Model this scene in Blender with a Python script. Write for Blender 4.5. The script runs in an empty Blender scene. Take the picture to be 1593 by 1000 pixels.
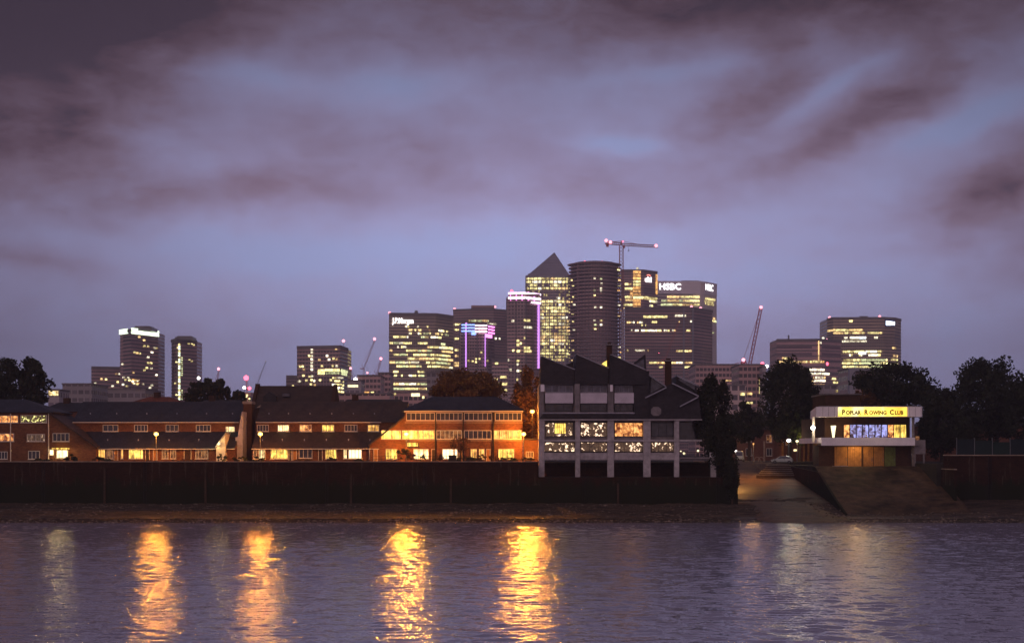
import bpy, math, random
from mathutils import Vector, Matrix, Euler
R = math.radians
scn = bpy.context.scene
COL = scn.collection

# ------------------------------------------------------------ camera
CAMZ, HOR, F, CX = 11.0, 705.0, 2450.0, 796.5
cam_d = bpy.data.cameras.new('camera')
cam = bpy.data.objects.new('camera', cam_d); COL.objects.link(cam)
cam.location = (0, 0, CAMZ); cam.rotation_euler = (R(90), 0, 0)
cam_d.sensor_width = 36; cam_d.lens = F / 1593 * 36
cam_d.shift_y = (HOR - 500) / 1593
cam_d.clip_start = 0.5; cam_d.clip_end = 20000
scn.camera = cam
scn.view_settings.view_transform = 'Standard'; scn.view_settings.look = 'None'
scn.view_settings.exposure = 0; scn.view_settings.gamma = 1
c = scn.cycles
c.max_bounces = 5; c.diffuse_bounces = 2; c.glossy_bounces = 3; c.transmission_bounces = 2
c.volume_bounces = 0; c.sample_clamp_indirect = 3; c.sample_clamp_direct = 0
c.caustics_reflective = False; c.caustics_refractive = False
c.use_denoising = True; c.volume_step_rate = 4

# ------------------------------------------------------------ node expression helper
class N:
    def __init__(s, nt): s.nt = nt
    def new(s, t, **k):
        n = s.nt.nodes.new(t)
        for a, b in k.items(): setattr(n, a, b)
        return n
    def put(s, sock, v):
        if hasattr(v, 'links'): s.nt.links.new(v, sock)
        else: sock.default_value = v
    def m(s, op, a, b=None, c_=None, clamp=False):
        n = s.new('ShaderNodeMath', operation=op); n.use_clamp = clamp
        s.put(n.inputs[0], a)
        if b is not None: s.put(n.inputs[1], b)
        if c_ is not None: s.put(n.inputs[2], c_)
        return n.outputs[0]
    def vm(s, op, a, b=None):
        n = s.new('ShaderNodeVectorMath', operation=op); s.put(n.inputs[0], a)
        if b is not None: s.put(n.inputs[1], b)
        return n.outputs[0]
    def xyz(s, v):
        n = s.new('ShaderNodeSeparateXYZ'); s.put(n.inputs[0], v); return n.outputs
    def comb(s, x, y, z):
        n = s.new('ShaderNodeCombineXYZ')
        for i, v in enumerate((x, y, z)): s.put(n.inputs[i], v)
        return n.outputs[0]
    def mix(s, f, a, b, blend='MIX'):
        n = s.new('ShaderNodeMix', data_type='RGBA', blend_type=blend)
        s.put(n.inputs[0], f); s.put(n.inputs[6], a); s.put(n.inputs[7], b)
        return n.outputs[2]
    def noise(s, vec, scale, detail=3, rough=.55, dist=0):
        n = s.new('ShaderNodeTexNoise'); s.put(n.inputs['Vector'], vec)
        n.inputs['Scale'].default_value = scale; n.inputs['Detail'].default_value = detail
        n.inputs['Roughness'].default_value = rough; n.inputs['Distortion'].default_value = dist
        return n.outputs
    def ramp(s, f, stops, interp='LINEAR'):
        n = s.new('ShaderNodeValToRGB'); s.put(n.inputs[0], f)
        r = n.color_ramp; r.interpolation = interp
        while len(r.elements) < len(stops): r.elements.new(.5)
        for e, (p, cc) in zip(r.elements, stops):
            e.position = p; e.color = (*cc, 1) if len(cc) == 3 else cc
        return n.outputs[0]

# ------------------------------------------------------------ world: dusk sky with broken cloud
world = bpy.data.worlds.new('World'); scn.world = world; world.use_nodes = True
wt = world.node_tree; wt.nodes.clear(); g = N(wt)
tc = g.new('ShaderNodeTexCoord').outputs['Generated']
warp = g.noise(tc, 9, 4, .6)
wx = g.xyz(g.vm('SUBTRACT', warp['Color'], (.5, .5, .5)))
dx, dy, dz = g.xyz(tc)
az = g.m('ARCTAN2', dx, dy); el = g.m('ARCSINE', g.m('MINIMUM', g.m('MAXIMUM', dz, -1), 1))
# sky coordinates in thousandths of the reference spacing: U to the right, V upward
U = g.m('ADD', g.m('MULTIPLY', az, 2.45), g.m('MULTIPLY', wx[0], .16))
V = g.m('ADD', g.m('MULTIPLY', el, 2.45), g.m('MULTIPLY', wx[1], .10))
def blob(cx, cy, rx, ry, rot, amp):
    u0, v0 = (cx - CX) / 1000, (HOR - cy) / 1000; rx /= 1000; ry /= 1000
    cs, sn = math.cos(R(rot)), math.sin(R(rot))
    a = g.m('SUBTRACT', U, u0); b = g.m('SUBTRACT', V, v0)
    p = g.m('MULTIPLY_ADD', a, cs / rx, g.m('MULTIPLY', b, sn / rx))
    q = g.m('MULTIPLY_ADD', a, -sn / ry, g.m('MULTIPLY', b, cs / ry))
    e = g.m('EXPONENT', g.m('MULTIPLY', g.m('MULTIPLY_ADD', p, p, g.m('MULTIPLY', q, q)), -1))
    return g.m('MULTIPLY', e, amp)
dens = None
for bl in [(90,70,330,170,28,.80),(300,0,230,90,20,.45),(40,250,190,70,5,.5),(300,322,230,34,4,.42),(60,425,130,18,0,.32),
           (1030,10,290,75,8,.62),(1420,30,330,95,-4,.58),(1165,170,100,50,40,.50),(1330,205,160,40,24,.62),(1530,312,150,50,22,.66),
           (560,20,260,80,10,.34),(640,230,190,60,5,.22),(900,290,330,60,0,.22),(1590,420,130,60,0,.35),(760,90,120,50,0,.2),
           (990,232,75,14,-4,-.5),(1490,212,120,20,14,-.5),(390,140,130,26,-6,-.42),(600,150,60,30,0,-.3),(480,400,380,36,2,-.32),
           (215,238,60,22,0,-.2),(1080,120,150,16,4,-.25),(1290,150,110,14,26,-.35),(1060,440,420,40,0,-.18)]:
    x = blob(*bl); dens = x if dens is None else g.m('ADD', dens, x)
sv = g.vm('MULTIPLY', tc, (1.0, 1.0, 2.2))
n1 = g.noise(sv, 5.5, 6, .55, .3)['Fac']; n2 = g.noise(sv, 18, 5, .6, .2)['Fac']
n3 = g.noise(sv, 42, 5, .65, .2)['Fac']
dens = g.m('MULTIPLY', dens, g.m('MULTIPLY_ADD', n2, .7, .50))
dens = g.m('ADD', dens, g.m('MULTIPLY', g.m('SUBTRACT', n1, .5), .55))
dens = g.m('ADD', dens, g.m('MULTIPLY', g.m('SUBTRACT', n2, .5), .34))
dens = g.m('ADD', dens, g.m('MULTIPLY', g.m('SUBTRACT', n3, .5), .22))
dens = g.m('ADD', dens, .25, clamp=True)
skyc = g.ramp(dens, [(0, (.205,.230,.40)), (.20, (.212,.208,.355)), (.42, (.190,.162,.268)), (.65, (.150,.106,.160)), (.88, (.098,.060,.088)), (1, (.062,.042,.066))])
back = g.m('MULTIPLY', g.m('MAXIMUM', g.m('MULTIPLY', dy, -1), 0), 1.5)   # paler sky behind the viewer
glow = g.m('ADD', .47, blob(860, 480, 880, 340, 0, 1.98))
low = g.m('MULTIPLY', g.m('EXPONENT', g.m('MULTIPLY', g.m('POWER', g.m('DIVIDE', el, .045), 2), -1)), .18)
skyc = g.mix(low, skyc, (.20, .15, .27, 1))
sc1 = g.vm('SCALE', skyc); sc1.node.inputs['Scale'].default_value = 1; wt.links.new(glow, sc1.node.inputs['Scale'])
nis = g.new('ShaderNodeTexSky', sky_type='NISHITA'); nis.sun_disc = False
nis.sun_elevation = R(-3); nis.sun_rotation = R(-60); nis.air_density = 1.5; nis.dust_density = 2; nis.ozone_density = 3
nsc = g.vm('SCALE', nis.outputs[0]); nsc.node.inputs['Scale'].default_value = .03
bk = g.vm('SCALE', (.30, .185, .175)); wt.links.new(back, bk.node.inputs['Scale'])
tot = g.vm('ADD', g.vm('ADD', sc1, nsc), bk)
bg = g.new('ShaderNodeBackground'); wt.links.new(tot, bg.inputs[0]); bg.inputs[1].default_value = 1.0
wo = g.new('ShaderNodeOutputWorld'); wt.links.new(bg.outputs[0], wo.inputs[0])

# last daylight: a very weak, very soft sun from the afterglow behind the camera's left
sd = bpy.data.lights.new('afterglow_sun', 'SUN'); sd.energy = .22; sd.angle = R(40); sd.color = (1, .80, .76)
so = bpy.data.objects.new('afterglow_sun', sd); COL.objects.link(so); so.rotation_euler = (R(62), 0, R(-38))

# ------------------------------------------------------------ materials
MATS = {}
def principled(name):
    m = bpy.data.materials.new(name); m.use_nodes = True; m.node_tree.nodes.clear(); n = N(m.node_tree)
    b = n.new('ShaderNodeBsdfPrincipled'); o = n.new('ShaderNodeOutputMaterial')
    m.node_tree.links.new(b.outputs[0], o.inputs[0]); MATS[name] = m
    return m, n, b
def mat(name, col, rough=.7, var=.35, scale=1.5, metal=0, bump=0, spec=.12):
    m, n, b = principled(name)
    tcn = n.new('ShaderNodeTexCoord').outputs['Object']
    f = n.noise(tcn, scale, 5, .65)['Fac']; f2 = n.noise(tcn, scale * .13, 3, .5)['Fac']
    ff = n.m('ADD', n.m('MULTIPLY', f, .6), n.m('MULTIPLY', f2, .4))
    lo = tuple(x * (1 - var) for x in col); hi = tuple(min(1, x * (1 + var)) for x in col)
    n.put(b.inputs['Base Color'], n.ramp(ff, [(.38, lo), (.62, hi)]))
    n.put(b.inputs['Roughness'], n.m('MULTIPLY_ADD', f, .3, max(.02, rough - .15), clamp=True))
    b.inputs['Metallic'].default_value = metal; b.inputs['Specular IOR Level'].default_value = spec
    if bump:
        bp = n.new('ShaderNodeBump'); bp.inputs['Strength'].default_value = bump; bp.inputs['Distance'].default_value = .1
        n.put(bp.inputs['Height'], f); n.put(b.inputs['Normal'], bp.outputs[0])
    return m
def brick(name, c1, c2, mortar, w=.45, h=.15):
    m, n, b = principled(name)
    x, y, z = n.xyz(n.new('ShaderNodeTexCoord').outputs['Object'])
    v = n.comb(n.m('ADD', x, y), z, 0)
    t = n.new('ShaderNodeTexBrick'); n.put(t.inputs['Vector'], v)
    t.inputs['Color1'].default_value = (*c1, 1); t.inputs['Color2'].default_value = (*c2, 1); t.inputs['Mortar'].default_value = (*mortar, 1)
    t.inputs['Scale'].default_value = 1; t.inputs['Brick Width'].default_value = w; t.inputs['Row Height'].default_value = h
    t.inputs['Mortar Size'].default_value = .012
    f = n.noise(v, .35, 6, .7)['Fac']; f2 = n.noise(v, 3, 3, .7)['Fac']
    st = n.ramp(n.m('ADD', n.m('MULTIPLY', f, .6), n.m('MULTIPLY', f2, .4)), [(.3, (.45,.42,.4)), (.65, (1.15,1.12,1.1))])
    n.put(b.inputs['Base Color'], n.mix(1.0, t.outputs[0], st, 'MULTIPLY'))
    b.inputs['Roughness'].default_value = .9; b.inputs['Specular IOR Level'].default_value = .08
    return m
def slate(name, col):
    m, n, b = principled(name)
    x, y, z = n.xyz(n.new('ShaderNodeTexCoord').outputs['Object'])
    v = n.comb(x, n.m('MULTIPLY', z, 1.6), 0)
    t = n.new('ShaderNodeTexBrick'); n.put(t.inputs['Vector'], v)
    t.inputs['Color1'].default_value = (*col, 1); t.inputs['Color2'].default_value = (*[q * .6 for q in col], 1)
    t.inputs['Mortar'].default_value = (*[q * .35 for q in col], 1); t.inputs['Scale'].default_value = 1
    t.inputs['Brick Width'].default_value = .5; t.inputs['Row Height'].default_value = .4; t.inputs['Mortar Size'].default_value = .03
    f = n.noise(v, .5, 6, .7)['Fac']
    n.put(b.inputs['Base Color'], n.mix(1.0, t.outputs[0], n.ramp(f, [(.3, (.55,.55,.55)), (.7, (1.3,1.25,1.2))]), 'MULTIPLY'))
    b.inputs['Roughness'].default_value = .65; b.inputs['Specular IOR Level'].default_value = .22
    return m
def glass(name, col=(.012,.012,.018), rough=.12):
    m, n, b = principled(name)
    tcn = n.new('ShaderNodeTexCoord').outputs['Object']
    n.put(b.inputs['Base Color'], n.ramp(n.noise(tcn, .9, 2)['Fac'], [(.35, col), (.65, tuple(q * 3 + .01 for q in col))]))
    b.inputs['Roughness'].default_value = rough
    return m
def lit(name, col, strength, style='plain'):
    """window with a lamp on inside: curtains, furniture and wall patches show as uneven light"""
    m, n, b = principled(name)
    tcn = n.new('ShaderNodeTexCoord').outputs['Object']; rnd = n.new('ShaderNodeObjectInfo').outputs['Random']
    x, y, z = n.xyz(tcn)
    off = n.comb(n.m('MULTIPLY', rnd, 37), n.m('MULTIPLY', rnd, 91), 0)
    v = n.vm('ADD', tcn, off)
    if style == 'curtain':
        s1 = n.noise(n.vm('MULTIPLY', v, (7, 7, .3)), 1, 3, .6)['Fac']; s2 = n.noise(v, .9, 3)['Fac']
        k = n.ramp(n.m('ADD', n.m('MULTIPLY', s1, .55), n.m('MULTIPLY', s2, .45)), [(.38, (.10,.06,.03)), (.49, (.6,.52,.42)), (.58, (1.25,1.25,1.2))])
    elif style == 'clutter':
        s1 = n.noise(v, 1.5, 2, .5, 1.2)['Fac']; s2 = n.noise(v, .5, 2)['Fac']
        k = n.ramp(n.m('MULTIPLY_ADD', n.m('SUBTRACT', s2, .5), .45, s1), [(.3, (.020,.013,.010)), (.595, (.06,.04,.028)), (.635, (.9,.75,.6)), (.68, (1.2,1.1,1)), (.76, (.2,.13,.08))])
    elif style == 'room':
        s1 = n.noise(v, 1.3, 4, .6, .6)['Fac']
        k = n.ramp(s1, [(.38, (.12,.05,.03)), (.5, (.6,.5,.42)), (.62, (1.2,1.2,1.2))])
    elif style == 'far':
        s1 = n.noise(v, .35, 3, .7)['Fac']
        k = n.ramp(n.m('MULTIPLY_ADD', n.m('SUBTRACT', rnd, .5), .3, s1), [(.3, (.16,.13,.10)), (.48, (.7,.7,.68)), (.68, (1.7,1.7,1.7))])
    else:
        k = n.ramp(n.noise(v, .8, 3)['Fac'], [(.3, (.7,.7,.7)), (.7, (1.2,1.2,1.2))])
    b.inputs['Base Color'].default_value = (.02, .02, .02, 1); b.inputs['Roughness'].default_value = .25
    n.put(b.inputs['Emission Color'], n.mix(1.0, k, (*col, 1), 'MULTIPLY')); b.inputs['Emission Strength'].default_value = strength
    return m
def facade(name, wall, gl, fh=3.9, bw=3.0, gf=.55, rough=.5):
    """far office facade: rows of glazing between spandrels and mullions"""
    m, n, b = principled(name)
    x, y, z = n.xyz(n.new('ShaderNodeTexCoord').outputs['Object'])
    u = n.m('ADD', x, n.m('MULTIPLY', y, .83))
    a = n.m('LESS_THAN', n.m('FRACT', n.m('DIVIDE', z, fh)), gf)
    c2 = n.m('GREATER_THAN', n.m('FRACT', n.m('DIVIDE', u, bw)), .22)
    k = n.m('MULTIPLY', a, c2)
    cell = n.comb(n.m('FLOOR', n.m('DIVIDE', u, bw)), n.m('FLOOR', n.m('DIVIDE', z, fh)), 0)
    wn = n.new('ShaderNodeTexWhiteNoise'); n.put(wn.inputs['Vector'], cell)
    gc = n.mix(n.m('MULTIPLY', wn.outputs['Value'], .8), (*gl, 1), (*[q * 2.6 for q in gl], 1))
    wc = n.ramp(n.noise(n.comb(u, z, 0), .03, 4)['Fac'], [(.3, tuple(q * .8 for q in wall)), (.7, tuple(q * 1.2 for q in wall))])
    n.put(b.inputs['Base Color'], n.mix(k, wc, gc))
    n.put(b.inputs['Roughness'], n.m('MULTIPLY_ADD', k, .15 - rough, rough))
    return m
def leaf(name, c1, c2):
    m, n, b = principled(name)
    tcn = n.new('ShaderNodeTexCoord').outputs['Object']
    f = n.m('ADD', n.m('MULTIPLY', n.noise(tcn, .55, 3)['Fac'], .6), n.m('MULTIPLY', n.noise(tcn, 4, 2)['Fac'], .4))
    n.put(b.inputs['Base Color'], n.ramp(f, [(.35, c1), (.65, c2)]))
    b.inputs['Roughness'].default_value = .8; b.inputs['Specular IOR Level'].default_value = .2
    return m
def emis(name, col, s):
    m, n, b = principled(name)
    b.inputs['Base Color'].default_value = (0, 0, 0, 1)
    b.inputs['Emission Color'].default_value = (*col, 1); b.inputs['Emission Strength'].default_value = s
    return m

M = dict(
 brick=brick('brick', (.23,.090,.042), (.13,.048,.024), (.18,.12,.08)),
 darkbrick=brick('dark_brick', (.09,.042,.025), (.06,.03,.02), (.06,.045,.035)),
 wallbrick=brick('river_wall_brick', (.045,.018,.010), (.026,.011,.007), (.03,.02,.014), .6, .22),
 redbrick=brick('red_brick', (.22,.09,.06), (.16,.065,.045), (.15,.1,.08)),
 slate=slate('slate', (.042,.042,.058)), slatedark=slate('dark_slate', (.042,.038,.047)), redtile=slate('red_tile', (.25,.07,.035)),
 browntile=slate('brown_tile', (.075,.048,.040)),
 conc=mat('concrete', (.40,.36,.37), .8, .3, 1.2), concdark=mat('weathered_concrete', (.20,.175,.18), .8, .35, .8),
 white=mat('white_panel', (.82,.76,.80), .6, .10, .6), paint=mat('white_paint', (.62,.55,.46), .5, .1, 3),
 coping=mat('lead_coping', (.30,.29,.34), .5, .25, 2), coping2=mat('stone_coping', (.32,.24,.18), .8, .3, 1),
 wood=mat('dark_wood', (.06,.035,.022), .7, .4, 2), door=mat('orange_wood_door', (.40,.19,.06), .6, .3, 1.5), gdoor=mat('green_door', (.14,.17,.05), .6, .3, 1.5),
 metal=mat('grey_metal', (.16,.16,.17), .4, .2, 3, .8), blackmetal=mat('black_metal', (.02,.02,.022), .4, .2, 3, .5),
 asphalt=mat('asphalt', (.075,.065,.055), .75, .35, .6, bump=.3), paving=mat('paving', (.20,.16,.12), .8, .3, .8, bump=.2),
 slip=mat('slipway_concrete', (.085,.050,.027), .55, .75, .45, bump=1), apron=mat('apron_concrete', (.060,.036,.020), .8, .85, .5, bump=1),
 bark=mat('bark', (.06,.045,.035), .9, .4, 4), dirt=mat('land', (.04,.035,.028), .9, .4, .2),
 glass=glass('dark_glass'), glassy=glass('sky_glass', (.03,.03,.045), .06),
 tyre=mat('rubber', (.015,.015,.015), .8, .2, 5), silver=mat('silver_paint', (.36,.40,.38), .3, .08, 2, .5), vanwhite=mat('pale_paint', (.6,.62,.5), .35, .1, 2),
 leafd=leaf('foliage_dark', (.010,.012,.007), (.035,.04,.018)), leafg=leaf('foliage_green', (.02,.035,.01), (.08,.11,.03)),
 leafb=leaf('foliage_brown', (.07,.028,.010), (.20,.095,.03)),
 lwarm=lit('lit_window_warm', (1,.55,.13), 1.5, 'curtain'), lyel=lit('lit_window_yellow', (1,.72,.15), 1.9, 'curtain'),
 lpale=lit('lit_window_pale', (1,.82,.42), 1.9, 'curtain'), lroom=lit('lit_room', (1,.45,.14), 1.5, 'room'), ldim=lit('dim_window', (1,.45,.15), .30, 'room'),
 lclut=lit('lamp_lit_clutter', (1,.80,.62), 2.0, 'clutter'), lblue=lit('lit_blue_wall', (.40,.42,.95), 1.15, 'room'), lgreen=lit('lit_window_green', (.85,.9,.35), 1.7, 'clutter'),
 lwhite=lit('lit_white', (1,.86,.50), 2.0, 'plain'),
 fa=lit('far_window_yellow', (1,.84,.34), 1.9, 'far'), fb=lit('far_window_warm', (1,.66,.26), 1.6, 'far'),
 fc=lit('far_window_white', (1,.92,.66), 2.0, 'far'), fd=lit('far_window_green', (.85,.9,.45), 1.2, 'far'), fe=lit('far_window_orange', (1,.5,.14), 1.6, 'far'),
 red=emis('red_beacon', (1,.12,.20), 4.5), pinkw=emis('pink_white_beacon', (1,.36,.44), 3.0), whiteb=emis('white_lamp', (1,.93,.85), 8),
 sodium=emis('sodium_bulb', (1,.62,.14), 5), neonp=emis('neon_pink', (1,.28,.85), 3.2), neonw=emis('neon_white_pink', (1,.72,.95), 3.5),
 neonb=emis('neon_blue', (.25,.38,1), 3.2), neonv=emis('neon_violet', (.72,.30,1), 1.8), signw=emis('sign_white', (1,.97,.97), 5), signb=emis('sign_blue_white', (.8,.92,1), 5),
 crown=emis('crown_light', (.85,1,.72), 2.6), redarc=emis('red_sign_arc', (1,.25,.2), 3),
)
M['panel'] = mat('lavender_panel', (.58,.52,.58), .7, .15, .7); M['crane'] = mat('crane_paint', (.48,.17,.15), .6, .2, 1); M['cranered'] = mat('crane_red_paint', (.5,.08,.06), .6, .2, 1)
M['steel'] = mat('pyramid_steel', (.30,.28,.33), .45, .15, .05, .3)

# ------------------------------------------------------------ mesh builder
def X(px, Y): return (px - CX) * Y / F
def Z(py, Y): return CAMZ + (HOR - py) * Y / F
class MB:
    def __init__(s): s.v = []; s.f = []
    def add(s, vs, fs):
        k = len(s.v); s.v += [tuple(p) for p in vs]; s.f += [tuple(i + k for i in q) for q in fs]; return s
    def box(s, x0, x1, y0, y1, z0, z1):
        if x0 > x1: x0, x1 = x1, x0
        if z0 > z1: z0, z1 = z1, z0
        return s.add([(x0,y0,z0),(x1,y0,z0),(x1,y1,z0),(x0,y1,z0),(x0,y0,z1),(x1,y0,z1),(x1,y1,z1),(x0,y1,z1)],
                     [(0,3,2,1),(4,5,6,7),(0,1,5,4),(1,2,6,5),(2,3,7,6),(3,0,4,7)])
    def pbox(s, px0, px1, py0, py1, Y, d0, d1):
        """box measured at depth Y, from Y+d0 to Y+d1"""
        return s.box(X(px0,Y), X(px1,Y), Y + d0, Y + d1, Z(py1,Y), Z(py0,Y))
    def prism(s, pts, axis, a, b):
        """extrude polygon pts (2D) along axis 'x','y','z' between a and b"""
        n = len(pts)
        def p3(p, t):
            return {'x': (t, p[0], p[1]), 'y': (p[0], t, p[1]), 'z': (p[0], p[1], t)}[axis]
        vs = [p3(p, a) for p in pts] + [p3(p, b) for p in pts]
        return s.add(vs, [tuple(range(n))[::-1], tuple(range(n, 2 * n))] + [(i, (i+1) % n, n + (i+1) % n, n + i) for i in range(n)])
    def pprism(s, pts, Y, d0, d1): return s.prism([(X(a,Y), Z(b,Y)) for a, b in pts], 'y', Y + d0, Y + d1)
    def bar(s, p, q, w, h=None):
        p, q = Vector(p), Vector(q); h = h or w; d = (q - p)
        if d.length < 1e-6: return s
        d.normalize(); up = Vector((0,0,1)) if abs(d.z) < .95 else Vector((0,1,0))
        a = d.cross(up).normalized() * w / 2; b = a.normalized().cross(d) * h / 2
        vs = [p-a-b, p+a-b, p+a+b, p-a+b, q-a-b, q+a-b, q+a+b, q-a+b]
        return s.add(vs, [(0,3,2,1),(4,5,6,7),(0,1,5,4),(1,2,6,5),(2,3,7,6),(3,0,4,7)])
    def cyl(s, p, q, r0, r1=None, n=8, cap=True):
        p, q = Vector(p), Vector(q); r1 = r0 if r1 is None else r1; d = (q - p).normalized()
        up = Vector((0,0,1)) if abs(d.z) < .95 else Vector((0,1,0))
        a = d.cross(up).normalized(); b = a.cross(d)
        vs = [p + (a*math.cos(t)+b*math.sin(t))*r0 for t in [2*math.pi*i/n for i in range(n)]] + \
             [q + (a*math.cos(t)+b*math.sin(t))*r1 for t in [2*math.pi*i/n for i in range(n)]]
        fs = [(i, (i+1)%n, n+(i+1)%n, n+i) for i in range(n)]
        if cap: fs += [tuple(range(n))[::-1], tuple(range(n, 2*n))]
        return s.add(vs, fs)
    def ball(s, c_, r, n=8, sz=1):
        c_ = Vector(c_); vs = [c_ + Vector((0,0,r*sz))]; m = n // 2
        for i in range(1, m):
            t = math.pi * i / m
            vs += [c_ + Vector((r*math.sin(t)*math.cos(2*math.pi*j/n), r*math.sin(t)*math.sin(2*math.pi*j/n), r*sz*math.cos(t))) for j in range(n)]
        vs.append(c_ - Vector((0,0,r*sz))); L = len(vs) - 1; fs = [(0, 1+j, 1+(j+1)%n) for j in range(n)]
        for i in range(m-2):
            fs += [(1+i*n+j, 1+(i+1)*n+j, 1+(i+1)*n+(j+1)%n, 1+i*n+(j+1)%n) for j in range(n)]
        fs += [(L, 1+(m-2)*n+(j+1)%n, 1+(m-2)*n+j) for j in range(n)]
        return s.add(vs, fs)
def make(name, mb, m, loc=(0,0,0), parent=None, smooth=False):
    me = bpy.data.meshes.new(name)
    me.from_pydata([(a-loc[0], b-loc[1], c_-loc[2]) for a, b, c_ in mb.v], [], mb.f); me.update()
    me.materials.append(MATS[m] if isinstance(m, str) and m in MATS else (M[m] if isinstance(m, str) else m))
    if smooth: me.polygons.foreach_set('use_smooth', [True] * len(me.polygons))
    o = bpy.data.objects.new(name, me); COL.objects.link(o)
    if parent: o.parent = parent
    else: o.location = loc
    return o
class Thing:
    def __init__(s, name, label, cat, loc, group=None):
        s.loc = loc; o = bpy.data.objects.new(name, None); COL.objects.link(o); o.location = loc; o.empty_display_size = .2
        o['label'] = label; o['category'] = cat; s.o = o
        if group: o['group'] = group
    def part(s, name, mb, m, parent=None, label=None, smooth=False):
        o = make(name, mb, m, s.loc, parent or s.o, smooth)
        if label: o['label'] = label
        return o
def solo(name, mb, m, label, cat, loc=(0,0,0), group=None, smooth=False):
    o = make(name, mb, m, loc, None, smooth); o['label'] = label; o['category'] = cat
    if group: o['group'] = group
    return o
def struct(name, mb, m, smooth=False):
    o = make(name, mb, m, (0,0,0), None, smooth); o['kind'] = 'structure'; return o
def copy_tree(o, parent=None):
    q = o.copy(); COL.objects.link(q)
    if parent: q.parent = parent
    for ch in list(o.children): copy_tree(ch, q)
    return q
def text_mb(body, size, origin, xdir=(1,0,0), depth=.05, squash=1.0, bold=.012):
    """letters standing in the plane of xdir and up, returned as mesh builder"""
    cu = bpy.data.curves.new('letters', 'FONT'); cu.body = body; cu.size = size; cu.extrude = depth; cu.resolution_u = 2
    cu.align_x = 'LEFT'; cu.offset = size * bold
    ob = bpy.data.objects.new('letters', cu); COL.objects.link(ob)
    dg = bpy.context.evaluated_depsgraph_get(); me = bpy.data.meshes.new_from_object(ob.evaluated_get(dg))
    xd = Vector(xdir).normalized(); up = Vector((0,0,1)); nr = xd.cross(up)
    og = Vector(origin); mb = MB()
    mb.add([og + xd * v.co.x * squash + up * v.co.y + nr * v.co.z for v in me.vertices], [tuple(p.vertices) for p in me.polygons])
    bpy.data.objects.remove(ob); bpy.data.curves.remove(cu); bpy.data.meshes.remove(me)
    return mb
def point(name, loc, power, col, r, parent=None):
    l = bpy.data.lights.new(name, 'POINT'); l.energy = power; l.color = col; l.shadow_soft_size = r
    o = bpy.data.objects.new(name, l); COL.objects.link(o); o.location = loc
    if parent: o.parent = parent
    return o

# ------------------------------------------------------------ ground, shore, water
GZ = 9.2        # street level behind the river wall
LOWZ = 6.9      # lower terrace under the stilted block
mw, n, b = principled('river_water')
pos = n.new('ShaderNodeNewGeometry').outputs['Position']
big = n.noise(pos, .035, 3)['Fac']
v1 = n.vm('MULTIPLY', pos, (.75, 1.0, 1.0))
w1 = n.noise(v1, 1.25, 3, .65, .4)['Color']; w2 = n.noise(v1, 4.5, 2, .7)['Color']; w3 = n.noise(v1, .22, 2)['Color']
gn = n.new('ShaderNodeNewGeometry').outputs['Normal']
sl = n.vm('ADD', n.vm('MULTIPLY', n.vm('SUBTRACT', w1, (.5,.5,.5)), (.34,.12,0)), n.vm('MULTIPLY', n.vm('SUBTRACT', w2, (.5,.5,.5)), (.80,.36,0)))
ssc = n.vm('SCALE', sl); n.nt.links.new(n.m('MULTIPLY_ADD', big, .5, .75), ssc.node.inputs['Scale'])
nrm = n.vm('NORMALIZE', n.vm('ADD', ssc, gn))
n.put(b.inputs['Normal'], nrm); b.inputs['Base Color'].default_value = (.26, .235, .30, 1)
b.inputs['Roughness'].default_value = .13; b.inputs['IOR'].default_value = 1.5; b.inputs['Specular IOR Level'].default_value = .5
import numpy as np
def wave_mesh():
    rs = np.random.RandomState(7)
    xs = np.arange(-112, 112.01, .36); ys = np.arange(66, 262.01, .30)
    Xg, Yg = np.meshgrid(xs, ys); H = np.zeros_like(Xg)
    for lam0, lam1, slope, cnt in ((5.5, 9, .010, 8), (2.6, 4.5, .026, 16), (1.2, 2.3, .072, 34)):
        for i in range(cnt):
            lam = rs.uniform(lam0, lam1); th = rs.normal(1.25, .75); k = 2*np.pi/lam
            a_ = slope*math.sqrt(2/cnt)/k
            H += a_*np.sin(k*(np.cos(th)*Xg + np.sin(th)*Yg) + rs.uniform(0, 6.28))
    gust = 1 + .35*np.sin(.045*Xg + .9*np.sin(.03*Yg)) * np.sin(.06*Yg + 1.3)
    edge = np.clip((Xg+112)/6, 0, 1)*np.clip((112-Xg)/6, 0, 1)*np.clip((Yg-66)/6, 0, 1)
    H = H*gust*edge*np.clip((256-Yg)/14, .25, 1)
    nx_, ny_ = len(xs), len(ys)
    co = np.stack([Xg, Yg, H], -1).reshape(-1, 3)
    idx = np.arange(nx_*ny_).reshape(ny_, nx_)
    fq = np.stack([idx[:-1,:-1], idx[:-1,1:], idx[1:,1:], idx[1:,:-1]], -1).reshape(-1)
    me = bpy.data.meshes.new('river_water'); nf = len(fq)//4
    # outer flat sheets round the detailed area
    ext = np.array([(-3000,-500,0),(3000,-500,0),(3000,66,0),(-3000,66,0),(-3000,66,0),(-112,66,0),(-112,262,0),(-3000,262,0),(112,66,0),(3000,66,0),(3000,262,0),(112,262,0)], float)
    base = len(co); co = np.vstack([co, ext]); fq = np.concatenate([fq, np.arange(base, base+12)]); nf += 3
    me.vertices.add(len(co)); me.vertices.foreach_set('co', co.reshape(-1)); me.loops.add(len(fq)); me.loops.foreach_set('vertex_index', fq)
    me.polygons.add(nf); me.polygons.foreach_set('loop_start', np.arange(nf)*4); me.polygons.foreach_set('use_smooth', np.ones(nf, bool))
    me.update(calc_edges=True); me.validate(); me.materials.append(mw)
    o = bpy.data.objects.new('river_water', me); COL.objects.link(o); o['kind'] = 'structure'
wave_mesh()

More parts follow.
